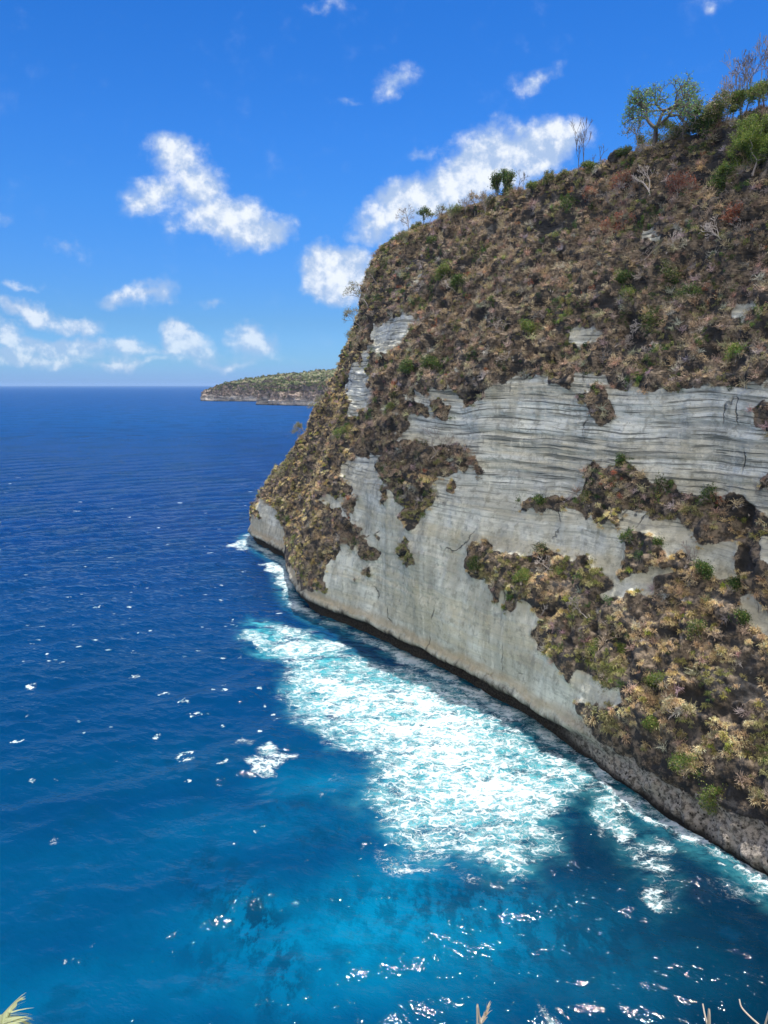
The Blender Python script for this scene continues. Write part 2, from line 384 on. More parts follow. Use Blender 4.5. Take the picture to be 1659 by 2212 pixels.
ROCK2 = [K(4, (1480,1430),(1560,1400),(1700,1540),(1700,1680),(1580,1600),(1510,1500)), K(4, (1600,1100),(1700,1090),(1700,1260),(1630,1230)),
         K(4, (980,1290),(1120,1270),(1180,1290),(1040,1330),(1060,1400),(900,1410),(830,1400),(850,1340)), K(4, (1480,1180),(1500,1310),(1430,1300),(1330,1290),(1300,1260)),
         K(2, (770,1480),(860,1470),(940,1500),(900,1540),(800,1560)), K(2, (1370,1990),(1480,1920),(1560,1960),(1480,2050),(1380,2060))]
veg = np.ones(len(P0)); 
for p in ROCK: veg[in_poly(qw, p)] = 0
for p in VEG: veg[in_poly(qw, p)] = 1
for p in ROCK2: veg[in_poly(qw, p)] = 0
veg[(P0[:, 2] < 4.5)] = 0
colj = np.tile(np.arange(len(ss)), NRT); rowi = np.repeat(np.arange(NRT), len(ss))
back = ss[colj] > cum[17]
veg[back] = (P0[back, 2] > 14)
veg[rowi >= NR] = 1
veg = veg.reshape(NRT, len(ss))
def blur(a, n=1):
    for _ in range(n):
        b = np.pad(a, 1, mode='edge'); a = (b[1:-1, 1:-1]*2 + b[:-2, 1:-1] + b[2:, 1:-1] + b[1:-1, :-2] + b[1:-1, 2:])/6
    return a
vegs = blur(veg, 3).ravel(); vegw = blur(veg, 16).ravel(); veg = veg.ravel()
z0 = P0[:, 2]
# ------ relief
big = fbm(P0/np.array([34, 34, 60]), 3, 21)
gul = np.abs(fbm(P0/np.array([13, 13, 40]), 3, 31)); med = fbm(P0/5.5, 4, 41); fin = fbm(P0/1.3, 3, 51)
strat_w = z0 + 1.2*fbm(P0/34.0, 2, 61) + .12*fbm(P0/6.0, 2, 62)
ps = np.stack([P0[:, 0]*.02, P0[:, 1]*.02, strat_w*1.15], 1)
led = fbm(ps, 3, 71, .6); led2 = pnoise(np.stack([P0[:, 0]*.02, P0[:, 1]*.02, strat_w*.34], 1), 75)
up_amp = sstep(z0, 4, 20)
strat_amt = sstep(z0, 44, 60)*.8 + .2 + .25*sstep(fbm(P0/40., 2, 81), .0, .5)
face_amt = (1 - vegs)
lump = np.maximum(fbm(P0/3.2, 3, 91), -.4)
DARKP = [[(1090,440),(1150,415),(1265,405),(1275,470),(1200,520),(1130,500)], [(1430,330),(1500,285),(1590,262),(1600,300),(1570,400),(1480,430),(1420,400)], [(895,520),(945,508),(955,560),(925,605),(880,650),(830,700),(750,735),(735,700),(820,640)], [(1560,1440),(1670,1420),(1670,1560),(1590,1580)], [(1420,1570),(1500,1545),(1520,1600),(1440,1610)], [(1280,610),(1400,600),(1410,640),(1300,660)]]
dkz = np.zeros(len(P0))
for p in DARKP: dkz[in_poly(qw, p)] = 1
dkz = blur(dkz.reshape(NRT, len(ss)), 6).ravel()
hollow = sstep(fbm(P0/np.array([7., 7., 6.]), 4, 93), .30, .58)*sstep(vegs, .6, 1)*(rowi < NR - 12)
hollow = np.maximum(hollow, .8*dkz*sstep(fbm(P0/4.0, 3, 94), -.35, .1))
disp = up_amp*(2.0*big) + vegs*up_amp*(-3.0*gul + .95 + 1.7*med + 1.0*lump + .35*fin - 1.7*hollow) \
     + face_amt*up_amp*(-.9*gul + 1.1*fbm(P0/np.array([16., 16., 26.]), 3, 103) + .22*med + strat_amt*(.50*led + .65*led2) + .16*fin)
disp = disp + vegw*sstep(z0, 4, 8)*1.0*(ss[colj] < cum[17])
# bench of rough dark rock at the water, near right; wave-cut notch elsewhere
sw = ss[colj]
bench = 1 - sstep(sw, cum[4] - 6, cum[5])
zlip = 4.6 + 1.4*bench + .8*pnoise(P0*np.array([.09, .09, 0]) + 3.1, 95)
notch = (1 - sstep(z0, zlip - 2.0, zlip))*(1 - .55*bench)
disp = disp - notch*(3.0*(1 - .8*bench) + .6*pnoise(P0/6.0, 97)) + .7*np.exp(-((z0 - zlip - .6)/1.1)**2)
rough = sstep(z0, -1, 1)*(1 - sstep(z0, 6.5 + 2*bench, 9 + 3*bench))
disp = disp + rough*bench*(1.1*np.abs(fbm(P0/2.2, 4, 99, .6)) + 1.0*fbm(P0/5., 2, 98)) + rough*(1 - bench)*.35*fbm(P0/1.6, 3, 101)
disp[rowi >= NR] *= 0.35
ed = np.clip((NR + 4 - rowi)/14.0, 0.35, 1); disp *= ed
PD = P0 + N0*disp[:, None]
PD[rowi < NR, 2] += 0
dark = np.clip(vegs, 0, 1)

# ------ cliff material
def cliff_material():
    m, nt, b = material('cliff_rock')
    p = nt.pos(); X, Y, Z = nt.xyz(p)
    vg = nt.attr('veg').outputs['Fac']; bn = nt.attr('bench').outputs['Fac']
    zz = nt.m('ADD', Z, nt.m('MULTIPLY', nt.m('SUBTRACT', nt.noise(p, .028, 2), .5), 5.0))
    zz = nt.m('ADD', zz, nt.m('MULTIPLY', nt.m('SUBTRACT', nt.noise(p, .35, 4), .5), .25))
    sv = nt.cxyz(nt.m('MULTIPLY', X, .035), nt.m('MULTIPLY', Y, .035), zz)
    s1 = nt.noise(sv, 1.0, 5, .62); s2 = nt.noise(sv, .24, 3, .5); s3 = nt.noise(nt.scale(sv, (1.2, 1.2, 1)), 1.75, 3, .5)
    streak = nt.noise(nt.scale(p, (.34, .34, .05)), 1.0, 6, .65)
    streak2 = nt.noise(nt.scale(p, (.22, .22, .012)), 1.0, 3, .6)
    blot = nt.noise(p, .085, 6, .6); grain = nt.noise(p, 2.3, 5, .65); gr2 = nt.noise(p, .55, 6, .7)
    upper = nt.mr(nt.m('ADD', Z, nt.m('MULTIPLY', nt.m('SUBTRACT', blot, .5), 26)), 40, 60)
    base = nt.mix(nt.mr(blot, .38, .64), (.43, .425, .37), (.66, .665, .61))
    base = nt.mix(nt.m('MULTIPLY', upper, .50), base, (.72, .765, .79))
    base = nt.mix(nt.m('MULTIPLY', nt.mr(streak2, .48, .66), .5), base, (.30, .29, .235))
    base = nt.mix(nt.m('MULTIPLY', nt.mr(s2, .48, .58), .42), base, (.50, .44, .31))       # warm beds
    base = nt.mix(nt.m('MULTIPLY', nt.mr(s1, .48, .60), nt.m('ADD', .18, nt.m('MULTIPLY', upper, .50))), base, (.31, .325, .32))   # grey beds
    base = nt.mix(nt.m('MULTIPLY', nt.mr(s3, .53, .63), nt.m('ADD', .14, nt.m('MULTIPLY', upper, .68))), base, (.14, .155, .15))   # thin dark seams, with the strata's shadow lines put into the colour
    base = nt.mix(nt.m('MULTIPLY', nt.mr(streak, .52, .66), .24), base, (.27, .28, .26))
    base = nt.mix(nt.m('MULTIPLY', nt.mr(nt.noise(nt.scale(p, (1, 1, .35)), .5, 7, .72), .54, .70), .5), base, (.80, .78, .70))  # fresh white scars
    base = nt.mix(nt.m('MULTIPLY', nt.mr(gr2, .50, .64), .55), base, (.22, .22, .19))
    base = nt.mix(1.0, base, (1.12, 1.10, 1.02), 'MULTIPLY')
    # weathered dark patches that hang below ledges
    base = nt.mix(nt.m('MULTIPLY', nt.mr(nt.noise(nt.scale(p, (1, 1, .6)), .16, 6, .7), .55, .66), .42), base, (.20, .20, .185))
    # cracks
    wp = nt.vm('ADD', nt.scale(p, (1, 1, .55)), nt.vm('SCALE', nt.vm('SUBTRACT', nt.noisec(p, .22, 3), (.5, .5, .5)), scale=5.0))
    cr = nt.vor(wp, .040, 'DISTANCE_TO_EDGE')
    crk = nt.m('MULTIPLY', nt.mr(cr, .0, .010, 1, 0), nt.mr(nt.noise(p, .09, 3), .52, .62))
    base = nt.mix(nt.m('MULTIPLY', crk, .8), base, (.07, .075, .075))
    # tide line: beige band, dark wet rock below
    zt = nt.m('ADD', Z, nt.m('MULTIPLY', nt.m('SUBTRACT', nt.noise(p, .12, 5), .5), 5.0))
    band = nt.m('MULTIPLY', nt.mr(zt, 5.4, 6.6), nt.mr(zt, 7.2, 9.5, 1, 0))
    base = nt.mix(nt.m('MULTIPLY', band, .55), base, (.44, .33, .20))
    wet = nt.mr(nt.m('ADD', zt, nt.m('MULTIPLY', nt.m('SUBTRACT', streak, .5), 6)), 3.4, 6.4, 1, 0)
    wetc = nt.mix(nt.mr(grain, .4, .6), (.018, .017, .015), (.06, .052, .042))
    base = nt.mix(wet, base, wetc)
    bnc = nt.mix(nt.mr(nt.noise(p, 1.1, 6, .7), .38, .58), (.12, .11, .10), (.50, .45, .39))
    bnc = nt.mix(nt.mr(nt.vor(p, 1.0), .12, .30, 1, 0), bnc, (.03, .028, .026))
    bnc = nt.mix(nt.mr(Z, .2, 2.2, 1, 0), bnc, (.025, .023, .022))
    base = nt.mix(nt.m('MULTIPLY', bn, nt.mr(zt, 8.0, 10.5, 1, 0)), base, bnc)
    soil = nt.mix(nt.mr(nt.noise(p, .9, 6, .7), .40, .58), (.075, .062, .048), (.26, .205, .15))
    soil = nt.mix(nt.mr(nt.noise(p, .33, 6, .7), .46, .58), soil, (.045, .045, .047))
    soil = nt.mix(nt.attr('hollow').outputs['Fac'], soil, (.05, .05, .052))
    soil = nt.mix(nt.m('MULTIPLY', nt.mr(nt.noise(p, .25, 6, .75), .62, .70), .6), soil, (.24, .235, .225))
    col = nt.mix(nt.mr(nt.m('ADD', vg, nt.m('MULTIPLY', nt.m('SUBTRACT', grain, .5), .9)), .38, .62), base, soil)
    nt.l.new(col, b.inputs['Base Color']); b.inputs['Roughness'].default_value = .95
    b.inputs['Specular IOR Level'].default_value = .15
    h = nt.m('ADD', nt.m('MULTIPLY', s1, nt.m('ADD', .25, upper)), nt.m('MULTIPLY', gr2, .9))
    h = nt.m('ADD', h, nt.m('MULTIPLY', grain, .35)); h = nt.m('SUBTRACT', h, nt.m('MULTIPLY', crk, .8))
    h = nt.m('SUBTRACT', h, nt.m('MULTIPLY', nt.mr(s3, .52, .7), nt.m('MULTIPLY', upper, .5)))
    h = nt.m('ADD', h, nt.m('MULTIPLY', bn, nt.noise(p, 1.6, 6, .75)))
    nt.l.new(nt.bump(h, .65, .9), b.inputs['Normal'])
    return m
Fc = grid_faces(NRT, len(ss))
if FLIP: Fc = Fc[:, ::-1]
cliff = mesh_np('cliff', PD, Fc, cliff_material(), smooth=True)
fattr(cliff, 'hollow', hollow); fattr(cliff, 'veg', dark); fattr(cliff, 'bench', bench*(z0 < 12))
tag(cliff, kind='structure')
ND = grid_normals(PD.reshape(NRT, len(ss), 3)).reshape(-1, 3)
if FLIP: ND = -ND
bpy.context.view_layer.update()
def hit(x, y, dy=1.5, tries=60):
    """first point of the cliff seen through a picture position (stepping down if it is sky)"""
    for k in range(tries):
        ok, loc, nor, _ = cliff.ray_cast(Vector((0, 0, CAM_H)), Vector(tuple(ray(x, y + k*dy))))
        if ok: return np.array(loc), np.array(nor)
    return None, None

# ------------------------------------------------------------------ sea
def build_sea():
    ys = [52.0]
    while ys[-1] < 90000:
        y = ys[-1]; ys.append(y + min(max(.42, .62*y*y/58800), .06*y))
    ys = np.array(ys); NCX = 900
    t = np.linspace(-1.02, .9, NCX)
    X = t[None, :]*(ys*.62 + 14)[:, None]; Y = np.repeat(ys[:, None], NCX, 1)
    P = np.stack([X.ravel(), Y.ravel(), np.zeros(X.size)], 1)
    dy = np.gradient(ys); sp = np.repeat(np.maximum(dy, (ys*.62 + 14)*1.92/NCX), NCX)
    r = np.random.default_rng(3); z = np.zeros(len(P))
    for k in range(60):
        lam = 2.2*math.exp(r.uniform(0, 1)*math.log(16)); th = R(-62) + r.normal()*.45
        amp = .0068*lam**.66; kx, ky = math.cos(th)*2*math.pi/lam, math.sin(th)*2*math.pi/lam
        fade = np.clip(lam/(sp*2.6) - 1, 0, 1)
        ph = P[:, 0]*kx + P[:, 1]*ky + r.uniform(0, 6.28)
        z += fade*amp*(1 - 2*np.abs(np.sin(ph*.5 + .5*.0)) if k % 3 == 0 else np.sin(ph))
    q = proj(P); near = P[:, 1] < 900
    idx = np.where(near)[0]
    foam = np.zeros(len(P)); turq = np.zeros(len(P)); shal = np.zeros(len(P)); churn = np.zeros(len(P))
    p2 = P[idx]; wn = np.stack([fbm(p2/9.0 + 5, 3, 201), fbm(p2/9.0 + 5, 3, 203)], 1)
    sw_ = 2.6
    xy = p2[:, :2] + wn*sw_
    def S(poly): return np.array([sea(*a) for a in poly])
    def add(arr, poly, soft, val, inner=0.0):
        d = poly_dist(xy, S(poly)); v = sstep(d, -soft*.5, soft)*val
        arr[idx] = np.maximum(arr[idx], v)
    main = K(6, (150,135),(200,160),(300,170),(440,215),(560,290),(700,330),(900,380),(1020,450),(1100,510),(1220,590),(1310,640),(1400,700),(1500,770),(1659,880),(1640,960),(1560,930),(1500,870),(1440,890),(1350,990),(1360,1090),(1250,1130),(1290,1200),(1120,1230),(1040,1150),(950,1110),(860,1140),(760,1120),(650,1075),(600,970),(500,890),(500,835),(580,790),(560,740),(540,690),(440,680),(370,620),(240,560),(215,500),(190,440),(215,330),(180,270))
    add(foam, main, 5.5, .56)
    core = K(6, (230,420),(420,330),(620,420),(820,400),(1000,480),(1150,580),(1300,720),(1420,820),(1440,880),(1330,980),(1230,1050),(1000,1050),(750,1080),(640,960),(560,880),(640,780),(600,690),(430,640),(260,540))
    add(foam, core, 9.0, .70)
    core2 = K(6, (560,830),(700,640),(900,520),(1080,560),(1250,700),(1330,860),(1200,1000),(950,1030),(700,980))
    add(foam, core2, 12.0, .76)
    add(foam, K(6, (30,190),(70,160),(150,200),(220,260),(200,300),(130,260),(60,240)), 4.0, .55)
    add(foam, K(6, (30,205),(60,230),(140,255),(190,262),(140,268),(60,248)), 1.6, .8)
    add(foam, K(6, (840,1120),(960,1130),(1120,1220),(1080,1270),(960,1200)), 4.0, .42)
    add(foam, K(6, (480,1000),(640,1060),(900,1170),(780,1190),(640,1150)), 4.0, .36)
    add(foam, K(6, (20,715),(190,640),(290,700),(200,780),(90,760)), 3.0, .62)
    add(foam, K(6, (20,650),(60,625),(110,650),(60,680)), 2.0, .42)
    add(foam, K(6, (360,860),(440,740),(470,790),(420,900)), 3.0, .30)
    # veil and streaks at the right, rim along the ledge
    add(foam, K(8, (560,60),(640,150),(800,220),(900,300),(860,380),(830,440),(780,500),(700,460),(640,380),(660,280),(600,180)), 3.0, .66)
    add(foam, K(8, (700,460),(860,440),(1000,420),(1130,470),(1140,760),(1090,820),(960,840),(900,780),(960,700),(880,620),(800,540)), 5.0, .62)
    add(foam, K(8, (900,790),(980,740),(1080,790),(970,845)), 2.0, .72)
    add(foam, K(8, (620,40),(820,160),(960,260),(1080,360),(1060,400),(960,340),(800,240),(640,130)), 1.6, .78)
    add(foam, K(8, (1340,575),(1400,585),(1560,660),(1500,650),(1400,620)), 1.2, .95)
    add(foam, K(8, (1100,370),(1300,480),(1500,560),(1659,600),(1620,612),(1480,585),(1250,500),(1090,400)), 1.2, .45)
    add(foam, K(8, (290,1405),(390,1400),(400,1450),(600,1500),(640,1560),(380,1560),(340,1460)), 1.5, .66)
    add(foam, K(8, (1150,560),(1350,640),(1659,760),(1659,860),(1400,780),(1250,680)), 5.0, .28)
    # around the outer heads
    add(foam, K(3, (0,1230),(60,1200),(155,1185),(165,1260),(100,1280),(20,1270)), 3.0, .62)
    add(foam, K(3, (215,1355),(290,1340),(370,1370),(400,1480),(420,1600),(480,1680),(520,1720),(440,1680),(390,1600),(310,1520),(310,1420),(240,1400)), 3.0, .78)
    # turquoise water beneath the foam
    for poly, soft, v in ((main, 10, .9), (K(6, (20,190),(70,130),(200,150),(330,260),(200,320),(60,260)), 8, .9),
                          (K(8, (520,40),(800,200),(1150,440),(1180,800),(960,880),(760,620),(560,300)), 9, .25),
                          (K(8, (560,60),(640,150),(800,220),(900,300),(860,380),(780,500),(660,380)), 5, .6)):
        d = poly_dist(xy, S(poly)); turq[idx] = np.maximum(turq[idx], sstep(d, -soft*.35, soft)*v)
    churn[idx] = sstep(foam[idx], .3, .75)
    # shoals
    for (px, py, rx, ry, ang, v) in ((830, 2010, 30, 11, 0, 1.0), (860, 1900, 16, 9, 20, .75), (760, 2110, 30, 8, 0, .65), (1000, 2120, 18, 6, 0, .35), (560, 1780, 30, 10, 10, .25), (690, 1690, 12, 8, 0, .6), (430, 2120, 40, 10, 5, .32), (150, 2140, 40, 8, 10, .32), (300, 1850, 45, 14, 12, .16), (60, 1950, 40, 18, 12, .12), (430, 1650, 60, 12, 10, .10), (1320, 2100, 16, 8, 0, .30), (900, 1780, 20, 8, 0, .35)):
        c = sea(px, py); dx = xy - c; ca, sa = math.cos(R(ang)), math.sin(R(ang))
        l = np.sqrt(((dx[:, 0]*ca + dx[:, 1]*sa)/rx)**2 + ((-dx[:, 0]*sa + dx[:, 1]*ca)/ry)**2)
        shal[idx] = np.maximum(shal[idx], v*np.exp(-l*l*1.1))
    reef = np.zeros(len(P))
    for (px, py, rx, ry, ang, v) in ((560, 1990, 5, 10, 25, 1), (610, 2070, 4, 12, 15, .8), (470, 1930, 4, 8, 5, .7), (430, 1880, 2.5, 7, 0, .7), (640, 1740, 9, 5, 0, .5), (520, 2060, 10, 5, 0, .6), (400, 1650, 16, 5, 0, .4), (1050, 1950, 24, 8, 0, .8), (1400, 1850, 24, 10, 0, .8), (1250, 2020, 20, 8, 0, .7), (1560, 2000, 22, 10, 0, .7), (700, 1800, 8, 5, 0, .5)):
        c = sea(px, py); dx = xy - c; ca, sa = math.cos(R(ang)), math.sin(R(ang))
        l = np.sqrt(((dx[:, 0]*ca + dx[:, 1]*sa)/rx)**2 + ((-dx[:, 0]*sa + dx[:, 1]*ca)/ry)**2)
        reef[idx] = np.maximum(reef[idx], v*np.exp(-l*l*.9))
    # rim of wash along the cliff foot
    foot = Wc[(ss < cum[18])]
    near2 = idx[(np.abs(P[idx, 0]) < 110) & (P[idx, 1] < 480)]
    dmin = np.full(len(near2), 1e9)
    fp = foot[::6]
    for a in fp: dmin = np.minimum(dmin, (P[near2, 0] - a[0])**2 + (P[near2, 1] - a[1])**2)
    dmin = np.sqrt(dmin); k = fbm(P[near2]/11.0, 2, 207)
    rim = (1 - sstep(dmin, .5, 5.0 + 3*k))*np.clip(.62 + .5*k, .2, .9)
    foam[near2] = np.maximum(foam[near2], rim)
    turq[near2] = np.maximum(turq[near2], (1 - sstep(dmin, 2, 9))*.35)
    # white horses: short curved crests of broken water out at sea
    caps = [(66,1480,14,5,.9),(290,1408,9,3,.8),(293,1460,16,4,.9),(355,1495,16,3.5,.8),(398,1518,16,4,.95),(425,1542,19,5,1),(335,1590,13,7,1),(482,1650,13,8,.8),(170,1556,8,4,.7),(181,1583,6,3,.8),(38,1597,13,4,.8),(485,1480,6,3,.8),(462,1491,6,3,.7),(486,1493,9,3,.8),(520,1417,4,3,.7),(323,1361,6,3,.7),(210,1311,10,2.5,.6),(150,1288,8,1.5,.6),(316,1268,9,1.5,.5),(527,1234,5,2,.7),(502,1338,4,6,.6),(70,1683,8,5,.4),(121,1680,8,3,.6),(407,1690,10,4,.5),(115,1820,14,14,.38),(555,1795,8,5,.4),(505,1823,5,3,.5),(560,1490,8,3,.7),(572,1520,4,3,.8),(590,1536,8,3,.8),(600,1550,10,3,.7),(138,2075,12,4,.5),(200,2040,8,3,.4),(518,2090,8,5,.4),(512,1350,4,2,.5),(4,1748,6,5,.5),(560,1580,10,3,.5),(480,1565,9,3,.5),(520,1600,16,5,.38),(255,1640,12,4,.4),(240,1570,6,2,.5),(60,1545,5,2,.5),(395,1420,5,2,.5),(900,1080,0,0,0)]
    for (px, py, rw, rh, v) in caps:
        if v == 0: continue
        c = sea(px, py); e = np.abs(sea(px + rw, py)[0] - c[0]); g = np.abs(sea(px, py + rh)[1] - c[1])
        dx = P[idx, :2] - c
        sel = (np.abs(dx[:, 0]) < e*1.6) & (np.abs(dx[:, 1]) < g*2.2 + 3)
        s_ = np.where(sel)[0]
        if not len(s_): continue
        nn = fbm(P[idx[s_]]/1.5, 3, 211 + int(px), .6); nm_ = fbm(P[idx[s_]]/1.5, 3, 911 + int(px), .6)
        a, b = dx[s_, 0]/e + .55*nm_, dx[s_, 1]/max(g, .5)
        l = np.sqrt(a*a + (b + .5*a*a - .2 + .8*nn)**2)
        foam[idx[s_]] = np.maximum(foam[idx[s_]], .86*v*(1 - sstep(l, .45, 1.15))*np.clip(.85 + 1.3*nm_, 0, 1.2))
    # the curled one
    c = sea(403, 1630); e = abs(sea(425, 1630)[0] - c[0]); g = abs(sea(403, 1643)[1] - c[1])
    dx = P[idx, :2] - c; a, b = dx[:, 0]/e, dx[:, 1]/g; nn = fbm(P[idx]/1.5, 3, 777, .6); rr = np.hypot(a, b) + .35*nn; an = np.degrees(np.arctan2(b, a))
    ring = np.exp(-((rr - .8)/.26)**2)*((an > 60) | (an < -15))*np.clip(.9 + nn, 0, 1.1)
    foam[idx] = np.maximum(foam[idx], ring*.95)
    # random far white horses
    r = np.random.default_rng(11)
    for _ in range(150):
        py = 880 + 560*r.random()**.8; px = r.uniform(0, 640); c = sea(px, py); e = c[1]*.006*r.uniform(.4, 1.2); g = max(.5, e*.3)
        if c[1] > 900: continue
        sel = np.where((np.abs(P[idx, 0] - c[0]) < 2*e) & (np.abs(P[idx, 1] - c[1]) < 2*g + 1))[0]
        l = np.sqrt(((P[idx[sel], 0] - c[0])/e)**2 + ((P[idx[sel], 1] - c[1])/g)**2)
        foam[idx[sel]] = np.maximum(foam[idx[sel]], .75*r.uniform(.5, 1)*(1 - sstep(l, .3, 1.2)))
    z[idx] += churn[idx]*(.35*fbm(p2/2.2, 3, 221) + .3*fbm(p2/5., 2, 223))
    P[:, 2] = z
    m, nt, b = material('sea_water')
    p = nt.pos(); X_, Y_, Z_ = nt.xyz(p)
    fo = nt.attr('foam').outputs['Fac']; tq = nt.attr('turq').outputs['Fac']; sh = nt.attr('shal').outputs['Fac']; rf = nt.attr('reef').outputs['Fac']
    flat = nt.cxyz(X_, Y_, 0.0)
    nb = nt.noise(flat, .018, 5, .6); nm = nt.noise(nt.scale(flat, (1, .6, 1)), .12, 5, .62)
    out = nt.mr(Y_, 70, 420)                      # the bottom falls away to seaward
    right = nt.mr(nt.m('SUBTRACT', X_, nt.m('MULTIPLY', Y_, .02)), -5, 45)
    deep = nt.mix(out, (.0002, .040, .118), (.0005, .029, .132))
    deep = nt.mix(nt.mr(Y_, 350, 1800), deep, (.001, .062, .225))
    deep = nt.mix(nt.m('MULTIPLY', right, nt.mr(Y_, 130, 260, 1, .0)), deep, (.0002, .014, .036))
    deep = nt.mix(nt.mr(nb, .42, .66, 0, .45), deep, (.0002, .028, .085))
    col = nt.mix(nt.m('MULTIPLY', sh, nt.mr(nm, .30, .62, .75, 1.0)), deep, (.0005, .165, .31))
    rfm = nt.m('MULTIPLY', rf, nt.mr(nt.noise(nt.scale(flat, (1.0, .5, 1)), .34, 7, .72), .44, .56), clamp=True)
    col = nt.mix(nt.m('MULTIPLY', rfm, .8), col, (.001, .022, .055))
    blot = nt.mr(nt.noise(flat, .10, 6, .65), .52, .66, 0, .45)
    col = nt.mix(nt.m('MULTIPLY', blot, nt.mr(Y_, 95, 190, 1, 0)), col, (.001, .040, .095))
    tc = nt.mix(nt.mr(nt.noise(flat, .28, 5, .65), .36, .62), (.006, .17, .24), (.09, .46, .52))
    tqm = nt.m('MULTIPLY', tq, nt.mr(nt.noise(nt.scale(flat, (.6, 1, 1)), .2, 6, .62), .34, .52), clamp=True)
    col = nt.mix(tqm, col, tc)
    # lace
    def ridge(v): return nt.m('SUBTRACT', 1.0, nt.m('MULTIPLY', nt.m('ABSOLUTE', nt.m('SUBTRACT', v, .5)), 2.0))
    wv1 = nt.vm('SCALE', nt.vm('SUBTRACT', nt.noisec(flat, .45, 4), (.5, .5, .5)), scale=2.2)
    fl = nt.vm('ADD', nt.scale(flat, (.62, 1.0, 1)), wv1)
    nf = nt.noise(nt.scale(flat, (.7, 1, 1)), .30, 8, .68)
    nf2 = nt.noise(nt.scale(flat, (.5, 1, 1)), .085, 5, .62)
    rA = ridge(nt.noise(nt.scale(fl, (1, 1, 1)), .34, 3, .5)); rB = ridge(nt.noise(nt.vm('ADD', fl, (31, 7, 2)), .95, 3, .55)); rC = ridge(nt.noise(nt.vm('ADD', flat, (11, 3, 5)), 2.3, 2, .5))
    fm = nt.m('ADD', fo, nt.m('MULTIPLY', nt.m('SUBTRACT', nf2, .5), nt.m('MULTIPLY', nt.mr(fo, 0, .3), 1.3)))
    fm = nt.m('ADD', fm, nt.m('MULTIPLY', nt.m('SUBTRACT', nf, .5), nt.m('MULTIPLY', nt.mr(fo, 0, .3), 1.1)))
    fm = nt.m('MAXIMUM', fm, 0.0)
    rr = nt.m('MAXIMUM', rA, nt.m('MAXIMUM', nt.m('SUBTRACT', rB, .012), nt.m('SUBTRACT', rC, .03)))
    thr = nt.m('SUBTRACT', 1.005, nt.m('MULTIPLY', nt.m('POWER', fm, 1.8), .14))
    foamf = nt.mr(nt.m('SUBTRACT', rr, thr), -.055, .045)
    foamf = nt.m('MULTIPLY', foamf, nt.mr(fm, .10, .42))
    foamf = nt.m('MAXIMUM', foamf, nt.mr(fm, 1.05, 1.45, 0, .6))
    foamf = nt.m('MULTIPLY', foamf, nt.mr(fo, .02, .10), clamp=True)
    veil = nt.m('MULTIPLY', nt.mr(fm, .28, .90), nt.mr(nt.m('ADD', nt.m('MULTIPLY', nf, .6), nt.m('MULTIPLY', rB, .4)), .52, .72, .12, .85))
    veil = nt.m('MULTIPLY', veil, nt.mr(fo, .02, .2), clamp=True)
    col = nt.mix(veil, col, (.26, .60, .65))
    col = nt.mix(foamf, col, (.62, .71, .73))
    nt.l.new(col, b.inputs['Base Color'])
    rot = nt.node('ShaderNodeMapping'); rot.inputs['Rotation'].default_value = (0, 0, R(28)); nt.l.new(flat, rot.inputs['Vector'])
    wf = nt.scale(rot.outputs[0], (.55, 1.0, 1))
    w1 = nt.noise(wf, .36, 4, .55, .1); w2 = nt.noise(nt.scale(flat, (.8, 1, 1)), 1.2, 3, .55); w3 = nt.noise(wf, .075, 4, .6)
    h = nt.m('ADD', nt.m('MULTIPLY', w1, nt.mr(Y_, 120, 420, .58, 2.5)), nt.m('MULTIPLY', w2, .11))
    h = nt.m('ADD', h, nt.m('MULTIPLY', w3, nt.mr(Y_, 300, 1500, 0, 9.0)))
    h = nt.m('ADD', h, nt.m('MULTIPLY', foamf, .12))
    bn = nt.bump(h, 1.0, 1.0); nt.l.new(bn, b.inputs['Normal'])
    b.inputs['Roughness'].default_value = 1.0; b.inputs['Specular IOR Level'].default_value = 0.0
    gl = nt.node('ShaderNodeBsdfGlossy'); nt.l.new(nt.m('ADD', nt.mr(Y_, 150, 3000, .05, .22, False), nt.m('MULTIPLY', nt.m('MAXIMUM', foamf, veil), .5), clamp=True), gl.inputs['Roughness']); nt.l.new(bn, gl.inputs['Normal'])
    fr = nt.node('ShaderNodeFresnel'); fr.inputs['IOR'].default_value = 1.33; nt.l.new(bn, fr.inputs['Normal'])
    # facets hide one another at grazing angles, so a ruffled sea never mirrors fully
    fac = nt.m('MULTIPLY', nt.m('MINIMUM', fr.outputs[0], nt.mr(Y_, 150, 1500, .50, .16)), nt.m('SUBTRACT', 1.0, nt.m('MULTIPLY', foamf, .8)))
    mxs = nt.node('ShaderNodeMixShader'); nt.l.new(fac, mxs.inputs[0]); nt.l.new(b.outputs[0], mxs.inputs[1]); nt.l.new(gl.outputs[0], mxs.inputs[2])
    nt.l.new(mxs.outputs[0], m.node_tree.nodes['Material Output'].inputs['Surface'])
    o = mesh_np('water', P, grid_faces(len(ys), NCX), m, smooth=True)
    fattr(o, 'foam', foam); fattr(o, 'turq', turq); fattr(o, 'shal', shal); fattr(o, 'reef', reef)
    tag(o, kind='structure')
    # plain sea to the sides and behind, just below the modelled sheet
    B = 90000.0
    V = [(-B, -B, -2.6), (B, -B, -2.6), (B, B, -2.6), (-B, B, -2.6)]
    m2, nt2, b2 = material('open_sea'); b2.inputs['Base Color'].default_value = (.003, .04, .14, 1); b2.inputs['Roughness'].default_value = .3; b2.inputs['IOR'].default_value = 1.33
    o2 = mesh_np('sea', V, [(0, 1, 2, 3)], m2); tag(o2, kind='structure')
build_sea()

